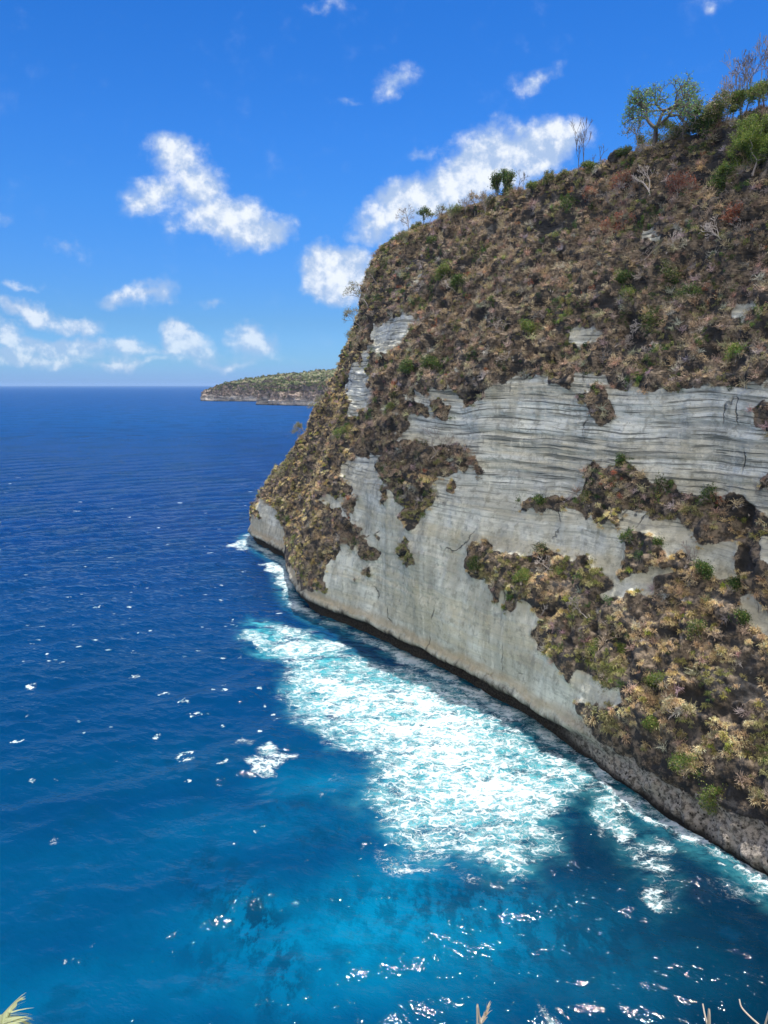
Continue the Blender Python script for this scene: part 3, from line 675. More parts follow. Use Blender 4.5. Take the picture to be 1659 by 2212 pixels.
# ------------------------------------------------------------------ ground under the viewpoint
def build_hillside():
    xs = np.linspace(-70, 92, 150); ys = np.concatenate([np.linspace(-60, 0, 30), np.linspace(.4, 64, 130)])
    X, Y = np.meshgrid(xs, ys); P = np.stack([X.ravel(), Y.ravel(), np.zeros(X.size)], 1)
    z = np.where(P[:, 1] < 0, 78.3 + .02*P[:, 1], 78.3 - 1.28*P[:, 1])
    n = fbm(P/9.0, 4, 301)
    z = z + np.where(P[:, 1] > 1.5, -np.abs(n)*1.2, .12*n) - .3*sstep(P[:, 1], 0, 1.5)
    P[:, 2] = z
    m, nt, b = material('dry_soil'); p = nt.pos()
    c = nt.mix(nt.mr(nt.noise(p, .8, 6, .7), .35, .65), (.06, .045, .03), (.20, .16, .10)); nt.l.new(c, b.inputs['Base Color']); b.inputs['Roughness'].default_value = 1
    o = mesh_np('hillside', P, grid_faces(len(ys), len(xs)), m, smooth=True); tag(o, kind='structure')
    return o
hillside = build_hillside()

# ------------------------------------------------------------------ plant materials
def tint_material(name, rough=.8, transl=.25, vary=.25):
    m, nt, b = material(name)
    t = nt.attr('tint').outputs['Color']
    nt.l.new(t, b.inputs['Base Color']); b.inputs['Roughness'].default_value = rough; b.inputs['Specular IOR Level'].default_value = .15
    if transl:
        tr = nt.node('ShaderNodeBsdfTranslucent'); nt.l.new(t, tr.inputs['Color'])
        mx = nt.node('ShaderNodeMixShader'); mx.inputs[0].default_value = transl
        nt.l.new(b.outputs[0], mx.inputs[1]); nt.l.new(tr.outputs[0], mx.inputs[2])
        nt.l.new(mx.outputs[0], m.node_tree.nodes['Material Output'].inputs['Surface'])
    return m
M_LEAF = tint_material('leaves', .55, .25); M_GRASS = tint_material('dry_blades', .8, .2); M_WOOD = tint_material('bark', .9, 0)
STRAW, TAN, BROWN, DBROWN = (.72, .58, .38), (.58, .46, .31), (.44, .345, .24), (.28, .215, .16)
OLIVE, GREEN, DGREEN, RUST, GREY, GOLD, LIME = (.30, .29, .11), (.13, .22, .05), (.06, .11, .035), (.44, .165, .09), (.48, .42, .37), (.60, .49, .24), (.30, .36, .08)

# ------------------------------------------------------------------ ground cover
def v_tuft(r, n=64, droop=1.15, w=.034):
    V, T, S = [], [], []
    for k in range(n):
        az = r.uniform(0, 2*math.pi); lean = r.uniform(.12, 1.1); L = r.uniform(.45, 1.1)
        d = np.array([math.cos(az), math.sin(az), 0]); sd_ = np.array([-d[1], d[0], 0])*w*r.uniform(.6, 1.2)
        b = d*r.uniform(0, .34)
        p1 = b + (d*lean*.5 + np.array([0, 0, .8 - .25*lean]))*L*.5
        p2 = p1 + (d*(lean*.75) + np.array([0, 0, .55 - lean*droop]))*L*.5
        i = len(V); V += [b - sd_*.6, b + sd_*.6, p1 - sd_, p1 + sd_, p2]
        T += [(i, i + 1, i + 3), (i, i + 3, i + 2), (i + 2, i + 3, i + 4)]; s = r.uniform(.7, 1.25); S += [s*.75, s*.75, s, s, s*1.15]
    return np.array(V), np.array(T), np.array(S)
def v_bush(r, n=112, ls=.105, tw=10, flat=.75):
    V, T, S = [], [], []
    blobs = [(r.normal(size=3)*np.array([.38, .38, .22]) + np.array([0, 0, .5*flat]), r.uniform(.28, .45)) for _ in range(5)]
    for k in range(n):
        c, rad = blobs[k % 5]; d = r.normal(size=3); d /= np.linalg.norm(d); p = c + d*rad*r.uniform(.7, 1.05)
        if p[2] < 0: p[2] = abs(p[2])*.5
        a = r.normal(size=3); a /= np.linalg.norm(a); bb = np.cross(a, d + .6*r.normal(size=3)); bb /= np.linalg.norm(bb) + 1e-6
        s_ = ls*r.uniform(.6, 1.3); i = len(V)
        V += [p - a*s_, p + bb*s_*.6, p + a*s_, p - bb*s_*.6]; T += [(i, i + 1, i + 2), (i, i + 2, i + 3)]; sh = r.uniform(.6, 1.35); S += [sh]*4
    for k in range(tw):
        d = r.normal(size=3); d[2] = abs(d[2]) + .5; d /= np.linalg.norm(d); L = r.uniform(.7, 1.2)
        sd_ = np.cross(d, (0, 0, 1)); sd_ = sd_/(np.linalg.norm(sd_) + 1e-6)*.018; i = len(V)
        V += [-sd_, sd_, d*L]; T += [(i, i + 1, i + 2)]; S += [1.6]*3
    return np.array(V), np.array(T), np.array(S)
def v_brush(r, n=34):
    V, T, S = [], [], []
    for k in range(n):
        d = r.normal(size=3)*np.array([1, 1, .5]); d[2] = abs(d[2]) + .35; d /= np.linalg.norm(d); L = r.uniform(.6, 1.15)
        p = r.normal(size=3)*.12; p[2] = abs(p[2]); q = p
        w = .035
        for s_ in range(3):
            d2 = d + r.normal(size=3)*.42; d2 /= np.linalg.norm(d2); e = q + d2*L/3; sd_ = np.cross(d2, r.normal(size=3)); sd_ = sd_/(np.linalg.norm(sd_) + 1e-6)*w
            i = len(V); V += [q - sd_, q + sd_, e + sd_*.7, e - sd_*.7]; T += [(i, i + 1, i + 2), (i, i + 2, i + 3)]
            sh = r.uniform(.6, 1.3); S += [sh]*4; q = e; w *= .65
    return np.array(V), np.array(T), np.array(S)
def scatter(name, variants, P, U, size, tint, mat, label, r, squash=None):
    """one mesh of many small plants that nobody could count"""
    nv = len(variants); Vs, Ts, Cs = [], [], []; off = 0
    var = r.integers(0, nv, len(P)); yaw = r.uniform(0, 2*math.pi, len(P))
    U = U/np.linalg.norm(U, axis=1)[:, None]
    ref = np.stack([np.cos(yaw), np.sin(yaw), np.zeros(len(P))], 1); A = np.cross(U, ref); A /= np.linalg.norm(A, axis=1)[:, None] + 1e-9; B = np.cross(U, A)
    for k in range(nv):
        ii = np.where(var == k)[0]
        if not len(ii): continue
        v, t, s = variants[k]
        G = (A[ii][:, None]*v[None, :, 0, None] + B[ii][:, None]*v[None, :, 1, None] + U[ii][:, None]*v[None, :, 2, None])*size[ii][:, None, None] + P[ii][:, None]
        Vs.append(G.reshape(-1, 3)); Ts.append((t[None] + (off + np.arange(len(ii))*len(v))[:, None, None]).reshape(-1, 3))
        Cs.append((tint[ii][:, None]*s[None, :, None]).reshape(-1, 3)); off += len(ii)*len(v)
    o = mesh_np(name, np.concatenate(Vs), np.concatenate(Ts), mat); cattr(o, 'tint', np.clip(np.concatenate(Cs), 0, .9))
    o['kind'] = 'stuff'; o['label'] = label
    return o
def pal2(r, P, cols, wts, seed, sc=7.0):
    cols = np.array(cols); cw = np.cumsum(np.array(wts, float)); cw /= cw[-1]
    u = fbm(P/sc, 3, seed)*.62 + r.normal(size=len(P))*.34; u = np.argsort(np.argsort(u))/max(len(u), 1)
    i = np.minimum(np.searchsorted(cw, u), len(cols) - 1)
    c = cols[i]*r.uniform(.82, 1.18, (len(P), 1)); return c*(1 + .03*r.normal(size=(len(P), 3)))
def pal(r, n, cols, wts):
    cols = np.array(cols); w = np.array(wts, float); w /= w.sum(); i = r.choice(len(cols), n, p=w)
    c = cols[i]*r.uniform(.75, 1.25, (n, 1)); return c*(1 + .08*r.normal(size=(n, 3)))
def ground_cover():
    r = np.random.default_rng(21)
    ncol = len(ss)
    vw = vegw*1.0
    cand = np.where(((veg > .5) | (vw > .12 + .5*r.random(len(veg)))) & ((veg > .5) | (r.random(len(veg)) < .45)) & (P0[:, 2] > 9) & (rowi > 8) & (rowi < NR + 16) & (sw > 4) & (sw < cum[18]))[0]
    area = np.linalg.norm(np.cross(np.gradient(Base, axis=0), np.gradient(Base, axis=1)), axis=2).ravel()
    dist = np.linalg.norm(PD - np.array([0, 0, CAM_H]), axis=1)
    patch = fbm(P0/8.0, 3, 401); patch2 = fbm(P0/18.0, 3, 403); patch3 = fbm(P0/5.0, 3, 405)
    top = (rowi > NR - 26)
    apron = (P0[:, 2] < 54) & (sw < cum[8]); head = (sw > cum[9] + 8) & (P0[:, 2] < 92) | (sw > cum[13])
    head = head & ~top
    gz_ = np.zeros(len(P0), bool)
    for gp in ([(1280,590),(1420,570),(1560,600),(1620,700),(1480,730),(1330,700)], [(900,760),(965,760),(965,850),(900,840)], [(1175,425),(1260,425),(1265,505),(1190,520)], [(1265,990),(1460,1010),(1640,1080),(1640,1130),(1300,1110)], [(920,540),(1010,560),(1020,640),(930,630)], [(1500,300),(1659,240),(1659,430),(1540,430)], [(1000,1190),(1130,1190),(1150,1330),(1080,1330)]):
        gz_ |= in_poly(qw, gp)
    def pick(n, wt):
        w = area[cand]*wt[cand]*(1 - .93*hollow[cand]); w = w/w.sum(); return r.choice(cand, n, p=w, replace=False)
    tufts = [v_tuft(r) for _ in range(14)]; bushes = [v_bush(r) for _ in range(14)]; brush = [v_brush(r) for _ in range(10)]
    zed = np.array([0, 0, 1.0])
    # grass
    wt = np.where(apron, 2.8, np.where(head, 2.3, .50 + .8*np.clip(patch + .1, 0, 1))) * np.clip(.55 + patch3*1.6, .05, 1.6)
    wt = np.where(top, 2.4, wt); wt = wt*np.where(rowi >= NR, .5, 1)
    ii = pick(20500, wt)
    col = np.zeros((len(ii), 3)); a, h, t = apron[ii], head[ii], top[ii]
    for msk, cols, w in ((a, (LIME, OLIVE, GOLD, STRAW, TAN, BROWN), (.5, 1.5, 1.4, 5, 4, 2)), (h, (LIME, OLIVE, GOLD, STRAW, TAN, BROWN), (.6, 1.8, 3, 4, 3, 2)),
                         (t & ~h, (LIME, OLIVE, GOLD, STRAW, TAN), (.7, 3, 2, 2, 3)), (~a & ~h & ~t, (OLIVE, DBROWN, BROWN, TAN, STRAW), (1.5, 1.5, 4, 4, 2))):
        col[msk] = pal2(r, P0[ii[msk]], cols, w, 431)
    col[a | h] *= np.array((1.30, 1.24, 1.08))
    g = (patch2[ii] > .28) | (gz_[ii] & (r.random(len(ii)) < .8)); col[g] = col[g]*.28 + np.array((.15, .19, .06))*.72
    size = np.where(a | h, r.uniform(.7, 1.9, len(ii)), r.uniform(.5, 1.5, len(ii)))
    low = P0[ii, 2] < 22; size = np.where(a & low, size*1.1, size)
    col = col*(1 + .35*np.clip(patch2[ii], -.6, .6))[:, None]
    scatter('dry_grass', tufts, PD[ii] - ND[ii]*.12, ND[ii]*.55 + zed*.75, size, col, M_GRASS, 'straw and brown grass tufts covering the slopes of the cliff', r)
    # scrub
    wt = np.where(apron, .45, np.where(head, .42, 1.5))*np.clip(.6 + patch*1.3, .05, 1.8)*np.where(top, 1.5, 1)*np.where(rowi >= NR, .6, 1)
    ii = pick(12000, wt); a, h = apron[ii], head[ii]; col = np.zeros((len(ii), 3))
    m_ = a | h
    col[m_] = pal2(r, P0[ii[m_]], (DGREEN, OLIVE, BROWN, TAN, STRAW), (1.0, 2.4, 3.4, 3, 2), 433); col[~m_] = pal2(r, P0[ii[~m_]], (DGREEN, GREEN, OLIVE, DBROWN, BROWN, TAN), (1.2, .5, 1.8, 3, 5, 3), 435)
    g = (patch2[ii] > .24) | (gz_[ii] & (r.random(len(ii)) < .75)); col[g] = pal(r, g.sum(), (OLIVE, DGREEN, BROWN, GREEN), (2.5, 4, 1, 1.5))
    rs = (pnoise(P0[ii]/6.5, 409) > .42) & ~m_ ; col[rs] = pal(r, rs.sum(), (RUST, BROWN, TAN), (3, 2, 2))
    col = col*(1 + .45*np.clip(patch2[ii], -.6, .7))[:, None]
    scatter('scrub', bushes, PD[ii] - ND[ii]*.15, ND[ii]*.8 + zed*.5, r.uniform(.45, 1.45, len(ii)), col, M_LEAF, 'tangled brown and olive scrub covering the cliff above the pale wall', r)
    # dead brush
    wt = np.where(apron | head, .4, 1.4)*np.clip(.6 - patch*1.2, .05, 1.8)*np.where(rowi >= NR, .3, 1)
    ii = pick(6500, wt)
    scatter('dead_brush', brush, PD[ii], ND[ii]*.8 + zed*.5, r.uniform(.8, 2.3, len(ii)), pal(r, len(ii), (GREY, TAN, BROWN, DBROWN), (3.0, 4, 3, 1)), M_WOOD, 'dead grey brown brushwood tangled over the steep slope', r)
ground_cover()

# ------------------------------------------------------------------ trees and shrubs
def grow(r, h=1.0, spread=.5, levels=5, kids=(2, 3), up=.35, stems=1, first=.3, wob=.18, r0=.035, shrink=.72):
    segs, tips = [], []
    def rec(p, d, L, rad, lv):
        n = 3 if lv > 2 else 2; q = p
        for k in range(n):
            d = d + r.normal(size=3)*wob; d = d/np.linalg.norm(d)
            e = q + d*L/n; ra = rad*(1 - k/n*.3); rb = rad*(1 - (k + 1)/n*.3); segs.append((q, e, ra, rb)); q = e
        if lv <= 0: tips.append(q); return
        nk = r.integers(kids[0], kids[1] + 1); az0 = r.uniform(0, 6.28)
        for k in range(nk):
            az = az0 + k*6.28/nk + r.normal()*.4
            s1 = np.cross(d, (0.3, .2, 1.0)); s1 /= np.linalg.norm(s1); s2 = np.cross(d, s1)
            nd = d + (s1*math.cos(az) + s2*math.sin(az))*spread*r.uniform(.6, 1.4) + np.array([0, 0, up]); nd /= np.linalg.norm(nd)
            rec(q, nd, L*shrink*r.uniform(.75, 1.2), rad*.66, lv - 1)
    for s_ in range(stems):
        a = r.uniform(0, 6.28); d = np.array([math.cos(a)*.18*(stems > 1), math.sin(a)*.18*(stems > 1), 1.0])
        rec(np.array([math.cos(a)*.04*(stems > 1), math.sin(a)*.04*(stems > 1), 0]), d/np.linalg.norm(d), first*r.uniform(.8, 1.15), r0, levels)
    return segs, tips
def tubes(segs, sides=4, rmin=0.0):
    P0_ = np.array([s[0] for s in segs]); P1_ = np.array([s[1] for s in segs]); ra = np.maximum([s[2] for s in segs], rmin); rb = np.maximum([s[3] for s in segs], rmin)
    D = P1_ - P0_; D /= np.linalg.norm(D, axis=1)[:, None] + 1e-9; ref = np.where(np.abs(D[:, 2:3]) > .9, (1., 0, 0), (0, 0, 1.))
    A = np.cross(D, ref); A /= np.linalg.norm(A, axis=1)[:, None]; B = np.cross(D, A); V, Fq = [], []
    n = len(segs)
    for k in range(sides):
        c, s_ = math.cos(2*math.pi*k/sides), math.sin(2*math.pi*k/sides)
        V.append(P0_ + (A*c + B*s_)*ra[:, None]); V.append(P1_ + (A*c + B*s_)*rb[:, None])
    V = np.stack(V, 1)
    base = np.arange(n)[:, None]*2*sides
    for k in range(sides):
        k2 = (k + 1) % sides; Fq.append(np.concatenate([base + 2*k, base + 2*k2, base + 2*k2 + 1, base + 2*k + 1], 1))
    return V.reshape(-1, 3), np.concatenate(Fq)
def leaf_cloud(r, centres, rad, per, ls, flat=1.0, droop=0.0):
    n = len(centres)*per; c = np.repeat(centres, per, 0) + r.normal(size=(n, 3))*rad*np.array([1, 1, flat])
    a = r.normal(size=(n, 3)); a[:, 2] -= droop; a /= np.linalg.norm(a, axis=1)[:, None]; b = np.cross(a, r.normal(size=(n, 3))); b /= np.linalg.norm(b, axis=1)[:, None] + 1e-9
    s_ = ls*r.uniform(.6, 1.3, (n, 1)); V = np.stack([c - a*s_, c + b*s_*.55, c + a*s_, c - b*s_*.55], 1).reshape(-1, 3)
    return V, np.arange(n*4).reshape(n, 4)
def plant(name, part, base, h, w, label, cat, group=None, seed=1, bare=False, leaf=None, wood=(.30, .26, .23), per=8, ls=.16, rad=.3, flat=1.0, rmin=.048, axis=None, droop=0., g=None, thin=1.0, twigs=True, fill=None):
    r = np.random.default_rng(seed); g = dict(g or {}); segs, tips = grow(r, **g)
    allp = np.array([s[1] for s in segs]); H = allp[:, 2].max(); Wd = np.percentile(allp[:, 0], 99) - np.percentile(allp[:, 0], 1)
    sx, sz = w/Wd, h/H; S = np.array([sx, sx, sz]); sr = (sx + sz)/2
    segs = [(a*S, b*S, max(ra*sz, rmin), max(rb*sz, rmin*.8)) for a, b, ra, rb in segs]; tips = np.array(tips)*S
    if fill is not None: tips = np.array([s[1] for s in segs if s[1][2] > fill*h])
    o = empty(name, tuple(base)); tag(o, label, cat, group)
    if axis is not None:
        o.rotation_euler = Vector(tuple(axis)).to_track_quat('Z', 'Y').to_euler()
    if leaf is None and part == 'crown':
        cut = h*.34; thick, fine, seen = [], [], set()
        for s in segs:
            k0 = tuple(np.round(s[0], 3))
            if s[0][2] < cut and (not seen or k0 in seen): thick.append(s); seen |= {k0, tuple(np.round(s[1], 3))}
            else: fine.append(s)
        V, Fq = tubes(thick, 5); t = mesh_np('trunk', V, Fq, M_WOOD, o); cattr(t, 'tint', np.clip(np.array(wood)*r.uniform(.8, 1.2, (len(V), 1)), 0, .8))
        if fine:
            V, Fq = tubes(fine, 3); t = mesh_np('crown', V, Fq, M_WOOD, o); cattr(t, 'tint', np.clip(np.array(wood)*r.uniform(.75, 1.25, (len(V), 1)), 0, .8))
    else:
        V, Fq = tubes(segs, 4); t = mesh_np('trunk' if leaf is not None else 'branches', V, Fq, M_WOOD, o); cattr(t, 'tint', np.clip(np.array(wood)*r.uniform(.75, 1.25, (len(V), 1)), 0, .8))
    if leaf is not None:
        if thin < 1: tips = tips[r.random(len(tips)) < thin]
        V, Fq = leaf_cloud(r, tips, rad, per, ls, flat, droop); t = mesh_np(part, V, Fq, M_LEAF, o)
        cols = pal(r, len(V)//4, leaf[0], leaf[1]); cattr(t, 'tint', np.clip(np.repeat(cols, 4, 0), 0, .8))
    return o
UPR = dict(spread=.46, levels=8, kids=(2, 2), up=.20, first=.24, wob=.14, r0=.013, shrink=.80)
VASE = dict(spread=.55, levels=6, kids=(2, 3), up=.18, first=.24, wob=.16, r0=.016, shrink=.76)
WIDE = dict(spread=1.05, levels=6, kids=(3, 3), up=.04, first=.20, wob=.16, r0=.022, shrink=.78)
BUSH = dict(spread=.80, levels=4, kids=(3, 3), up=.15, first=.22, wob=.2, r0=.014, shrink=.80, stems=3)
FLAME = dict(spread=.36, levels=6, kids=(2, 2), up=.26, first=.24, wob=.14, r0=.014, shrink=.84, stems=1)
YG = ((OLIVE, GREEN, LIME), (2, 3, 1)); DG = ((DGREEN, GREEN, OLIVE), (5, 2, 1)); MIX = ((GREEN, OLIVE, DGREEN, TAN), (2, 3, 2, 1.5)); AL = (((.20, .36, .11), (.15, .28, .10), (.28, .38, .14)), (3, 3, 2)); BRN = ((BROWN, TAN, OLIVE), (3, 2, 1)); BR2 = ((LIME, GREEN, (.16, .22, .04)), (3, 3, 3)); RS = ((RUST, (.26, .09, .05), BROWN), (4, 3, 1))
def on_skyline(x, y, hp, wp, sink=0.0, **kw):
    loc, nor = hit(x, y)
    if loc is None: return None
    d = np.linalg.norm(loc - np.array([0, 0, CAM_H])); k = d/F
    return plant(base=loc - np.array([0, 0, .3 + sink*hp*k]), h=hp*k*(1 + sink) + .3, w=wp*k, **kw)
SG = 'bare trees along the top of the cliff'; LG = 'green trees along the top of the cliff'
W1 = (.34, .30, .27); W2 = (.16, .14, .13)
on_skyline(1638, 205, 108, 62, name='bare_tree', part='crown', label='tallest leafless grey tree, at the right-hand end of the cliff top', cat='tree', group=SG, seed=1, wood=W1, g=UPR)
on_skyline(1612, 222, 100, 66, name='bare_tree', part='crown', label='leafless forking tree just left of the tallest bare tree on the cliff top', cat='tree', group=SG, seed=2, wood=W2, g=UPR)
on_skyline(1581, 237, 112, 62, name='bare_tree', part='crown', label='leafless pale-trunked tree at the left of the bare cluster on the cliff top', cat='tree', group=SG, seed=3, wood=W1, g=UPR)
on_skyline(1568, 240, 72, 40, name='bare_tree', part='crown', label='low leafless sapling in front of the bare cluster on the cliff top', cat='tree', group=SG, seed=4, wood=W1, g=UPR)
on_skyline(1600, 226, 84, 44, name='bare_tree', part='crown', label='slender leafless tree with a straight pale trunk amid the bare cluster', cat='tree', group=SG, seed=5, wood=W1, g=UPR)
on_skyline(1652, 205, 92, 40, name='bare_tree', part='crown', label='leafless tree cut by the right edge of the picture on the cliff top', cat='tree', group=SG, seed=6, wood=W2, g=UPR)
on_skyline(1250, 370, 78, 26, name='bare_tree', part='crown', label='shorter left one of two dark leafless trees standing close together on the ridge', cat='tree', group=SG, seed=7, wood=W2, g=FLAME)
on_skyline(1263, 366, 90, 42, name='bare_tree', part='crown', label='taller right one of two dark leafless trees standing close together on the ridge', cat='tree', group=SG, seed=8, wood=W2, g=FLAME)
on_skyline(1284, 352, 24, 14, name='bare_sapling', part='crown', label='tiny bare sapling on the ridge right of the leafless pair', cat='tree', group=SG, seed=9, wood=W2, rmin=.03, g=dict(VASE, levels=3))
on_skyline(1298, 348, 34, 14, name='bare_sapling', part='crown', label='tiny sapling with a tuft of leaves on the ridge below the dark boulder', cat='tree', group=SG, seed=10, wood=W2, rmin=.03, leaf=MIX, per=2, ls=.14, thin=.4, g=dict(VASE, levels=3))
on_skyline(1119, 414, 40, 24, name='bare_tree', part='crown', label='small crooked leafless tree right of the dark conical tree', cat='tree', group=SG, seed=11, wood=W2, g=dict(VASE, levels=4))
on_skyline(1130, 410, 22, 8, name='bare_sapling', part='crown', label='short dead snag right of the crooked leafless tree', cat='tree', group=SG, seed=12, wood=W2, g=dict(VASE, levels=2))
on_skyline(1046, 470, 52, 40, name='bare_tree', part='crown', label='leafless tree with a dark trunk between the brown-leaved tree and the conical tree', cat='tree', group=SG, seed=13, wood=W1, g=VASE)
on_skyline(1006, 462, 34, 30, name='bare_tree', part='crown', label='low spreading leafless shrub left of the brown-leaved tree', cat='tree', group=SG, seed=14, wood=W1, g=VASE)
on_skyline(976, 468, 26, 12, name='bare_sapling', part='crown', label='slim bare sapling just right of the little round tree', cat='tree', group=SG, seed=15, wood=W1, g=dict(VASE, levels=3))
on_skyline(882, 504, 52, 38, name='bare_tree', part='crown', label='leafless fan-shaped tree at the left end of the cliff top', cat='tree', group=SG, seed=16, wood=W1, g=VASE)
on_skyline(1415, 288, 96, 124, name='spreading_tree', part='crown', label='wide spreading tree with light green leaves on open branches', cat='tree', group=LG, seed=17, wood=W2, leaf=AL, per=2, ls=.25, rad=.5, flat=.4, fill=.2, sink=.12, g=WIDE)
on_skyline(1372, 314, 60, 62, name='leafy_tree', part='crown', label='small drooping green tree left of the wide spreading tree', cat='tree', group=LG, seed=18, wood=W1, leaf=MIX, per=8, ls=.2, rad=.45, fill=.2, sink=.1, g=dict(WIDE, levels=4, kids=(3, 3)))
on_skyline(1440, 284, 34, 50, name='leafy_bush', part='foliage', label='olive green bush at the foot of the wide spreading tree', cat='bush', group=LG, seed=19, leaf=YG, per=14, ls=.18, rad=.4, g=BUSH)
on_skyline(1519, 262, 52, 56, name='leafy_tree', part='crown', label='dense dark green dome-shaped tree on the cliff top', cat='tree', group=LG, seed=20, leaf=DG, per=12, ls=.22, rad=.5, fill=.12, sink=.3, g=BUSH)
on_skyline(1568, 240, 46, 50, name='leafy_tree', part='crown', label='mottled green and brown tree behind the leftmost bare trunks', cat='tree', group=LG, seed=21, leaf=MIX, per=6, ls=.2, rad=.4, fill=.2, g=BUSH)
on_skyline(1602, 236, 44, 26, name='leafy_tree', part='crown', label='narrow bright green tree behind the slender pale trunk', cat='tree', group=LG, seed=22, leaf=YG, per=6, ls=.2, rad=.35, fill=.2, g=VASE)
on_skyline(1640, 218, 42, 44, name='leafy_bush', part='foliage', label='yellow-green bush under the tallest bare trees', cat='bush', group=LG, seed=23, leaf=YG, per=18, ls=.18, rad=.4, g=BUSH)
on_skyline(1082, 424, 46, 36, name='conical_tree', part='crown', label='dark green cone-shaped tree on the ridge in front of the big cloud', cat='tree', group=LG, seed=24, leaf=DG, per=9, ls=.22, rad=.42, fill=.06, sink=.35, g=dict(BUSH, up=.7, spread=.5))
on_skyline(1026, 464, 44, 36, name='leafy_tree', part='crown', label='round tree with sparse brownish leaves between two leafless trees', cat='tree', group=LG, seed=25, wood=W1, leaf=BRN, per=6, ls=.17, rad=.35, g=VASE)
on_skyline(953, 474, 27, 28, name='leafy_tree', part='crown', label='little round-crowned olive tree standing alone on the ridge', cat='tree', group=LG, seed=26, wood=W2, leaf=MIX, per=8, ls=.18, rad=.35, g=dict(WIDE, levels=4))
on_skyline(914, 484, 34, 30, name='leafy_tree', part='crown', label='dense dark green tree next to the fan-shaped leafless tree', cat='tree', group=LG, seed=27, wood=W2, leaf=DG, per=9, ls=.2, rad=.35, fill=.15, g=dict(VASE, levels=4))
on_skyline(929, 482, 20, 18, name='leafy_bush', part='foliage', label='thin pale green bush at the right foot of the dense dark tree', cat='bush', group=LG, seed=28, wood=W1, leaf=MIX, per=6, ls=.14, rad=.25, g=dict(VASE, levels=3))
on_skyline(985, 470, 24, 30, name='leafy_bush', part='foliage', label='yellow-green bush beside the slim bare sapling', cat='bush', group=LG, seed=29, leaf=YG, per=9, ls=.16, rad=.3, g=BUSH)
for k, (x, y, hp, wp, lf, lb) in enumerate((
    (1152, 408, 16, 26, YG, 'low yellow-green shrub on the ridge just right of the short dead snag'),
    (1186, 392, 22, 18, MIX, 'upright wispy shrub midway between the dead snag and the leafless pair'),
    (1216, 384, 16, 28, MIX, 'low spreading shrub close on the left of the leafless pair'),
    (1272, 364, 12, 22, YG, 'knee-high green shrub at the foot of the leafless pair'),
    (1350, 322, 16, 26, DG, 'low dark shrub between the boulder and the drooping green tree'),
    (1476, 272, 22, 34, MIX, 'bush filling the gap between the spreading tree and the dome-shaped tree'),
    (1548, 250, 30, 26, YG, 'yellow-green shrub between the dome-shaped tree and the bare cluster'),
    (1062, 444, 24, 24, MIX, 'olive shrub at the left foot of the dark conical tree'),
    (1100, 420, 14, 20, YG, 'small green shrub at the right foot of the dark conical tree'),
    (900, 494, 14, 22, MIX, 'low shrub between the fan-shaped leafless tree and the dense dark tree'))):
    on_skyline(x, y, hp, wp, name='ridge_shrub', part='foliage', label=lb, cat='shrub', group='low shrubs along the top of the cliff', seed=300 + k, leaf=lf, per=4, ls=.15, rad=.3, fill=.15, sink=.2, g=BUSH)
for k, (x, y, hp, wp, lb) in enumerate((
    (772, 665, 64, 40, 'tall sparse shrub with round grey-green leaves leaning over the left edge of the cliff'),
    (758, 715, 56, 34, 'sparse shrub hanging from the left edge below the tall one'),
    (748, 752, 40, 26, 'small sparse shrub on the left edge above the dark overhang'),
    (790, 612, 36, 24, 'thin shrub sticking out at the shoulder of the left edge'),
    (820, 575, 22, 16, 'wispy stem cluster at the upper left shoulder'),
    (858, 528, 28, 22, 'wispy leaf-tipped shrub below the fan-shaped leafless tree'),
    (668, 885, 30, 30, 'pale bushy shrub on the left edge against the far headland'),
    (640, 935, 30, 34, 'pale green shrub on the left edge against the sea'),
    (580, 1040, 22, 30, 'thin greyish shrub on the outermost head above the sea'))):
    loc, nor = hit(x + 24, y)
    if loc is None: continue
    d = np.linalg.norm(loc - np.array([0, 0, CAM_H]))/F
    plant('cliff_shrub', 'foliage', loc - np.array([0, 0, .2]), hp*d, wp*d, lb, 'shrub', 'shrubs on the left edge of the cliff', 40 + k, leaf=((OLIVE, (.24, .23, .17), GREEN, TAN), (3, 3, 1, 1)), per=5, ls=.17, rad=.35, rmin=.03, axis=(-.55, -.1, 1), wood=W1, g=VASE)
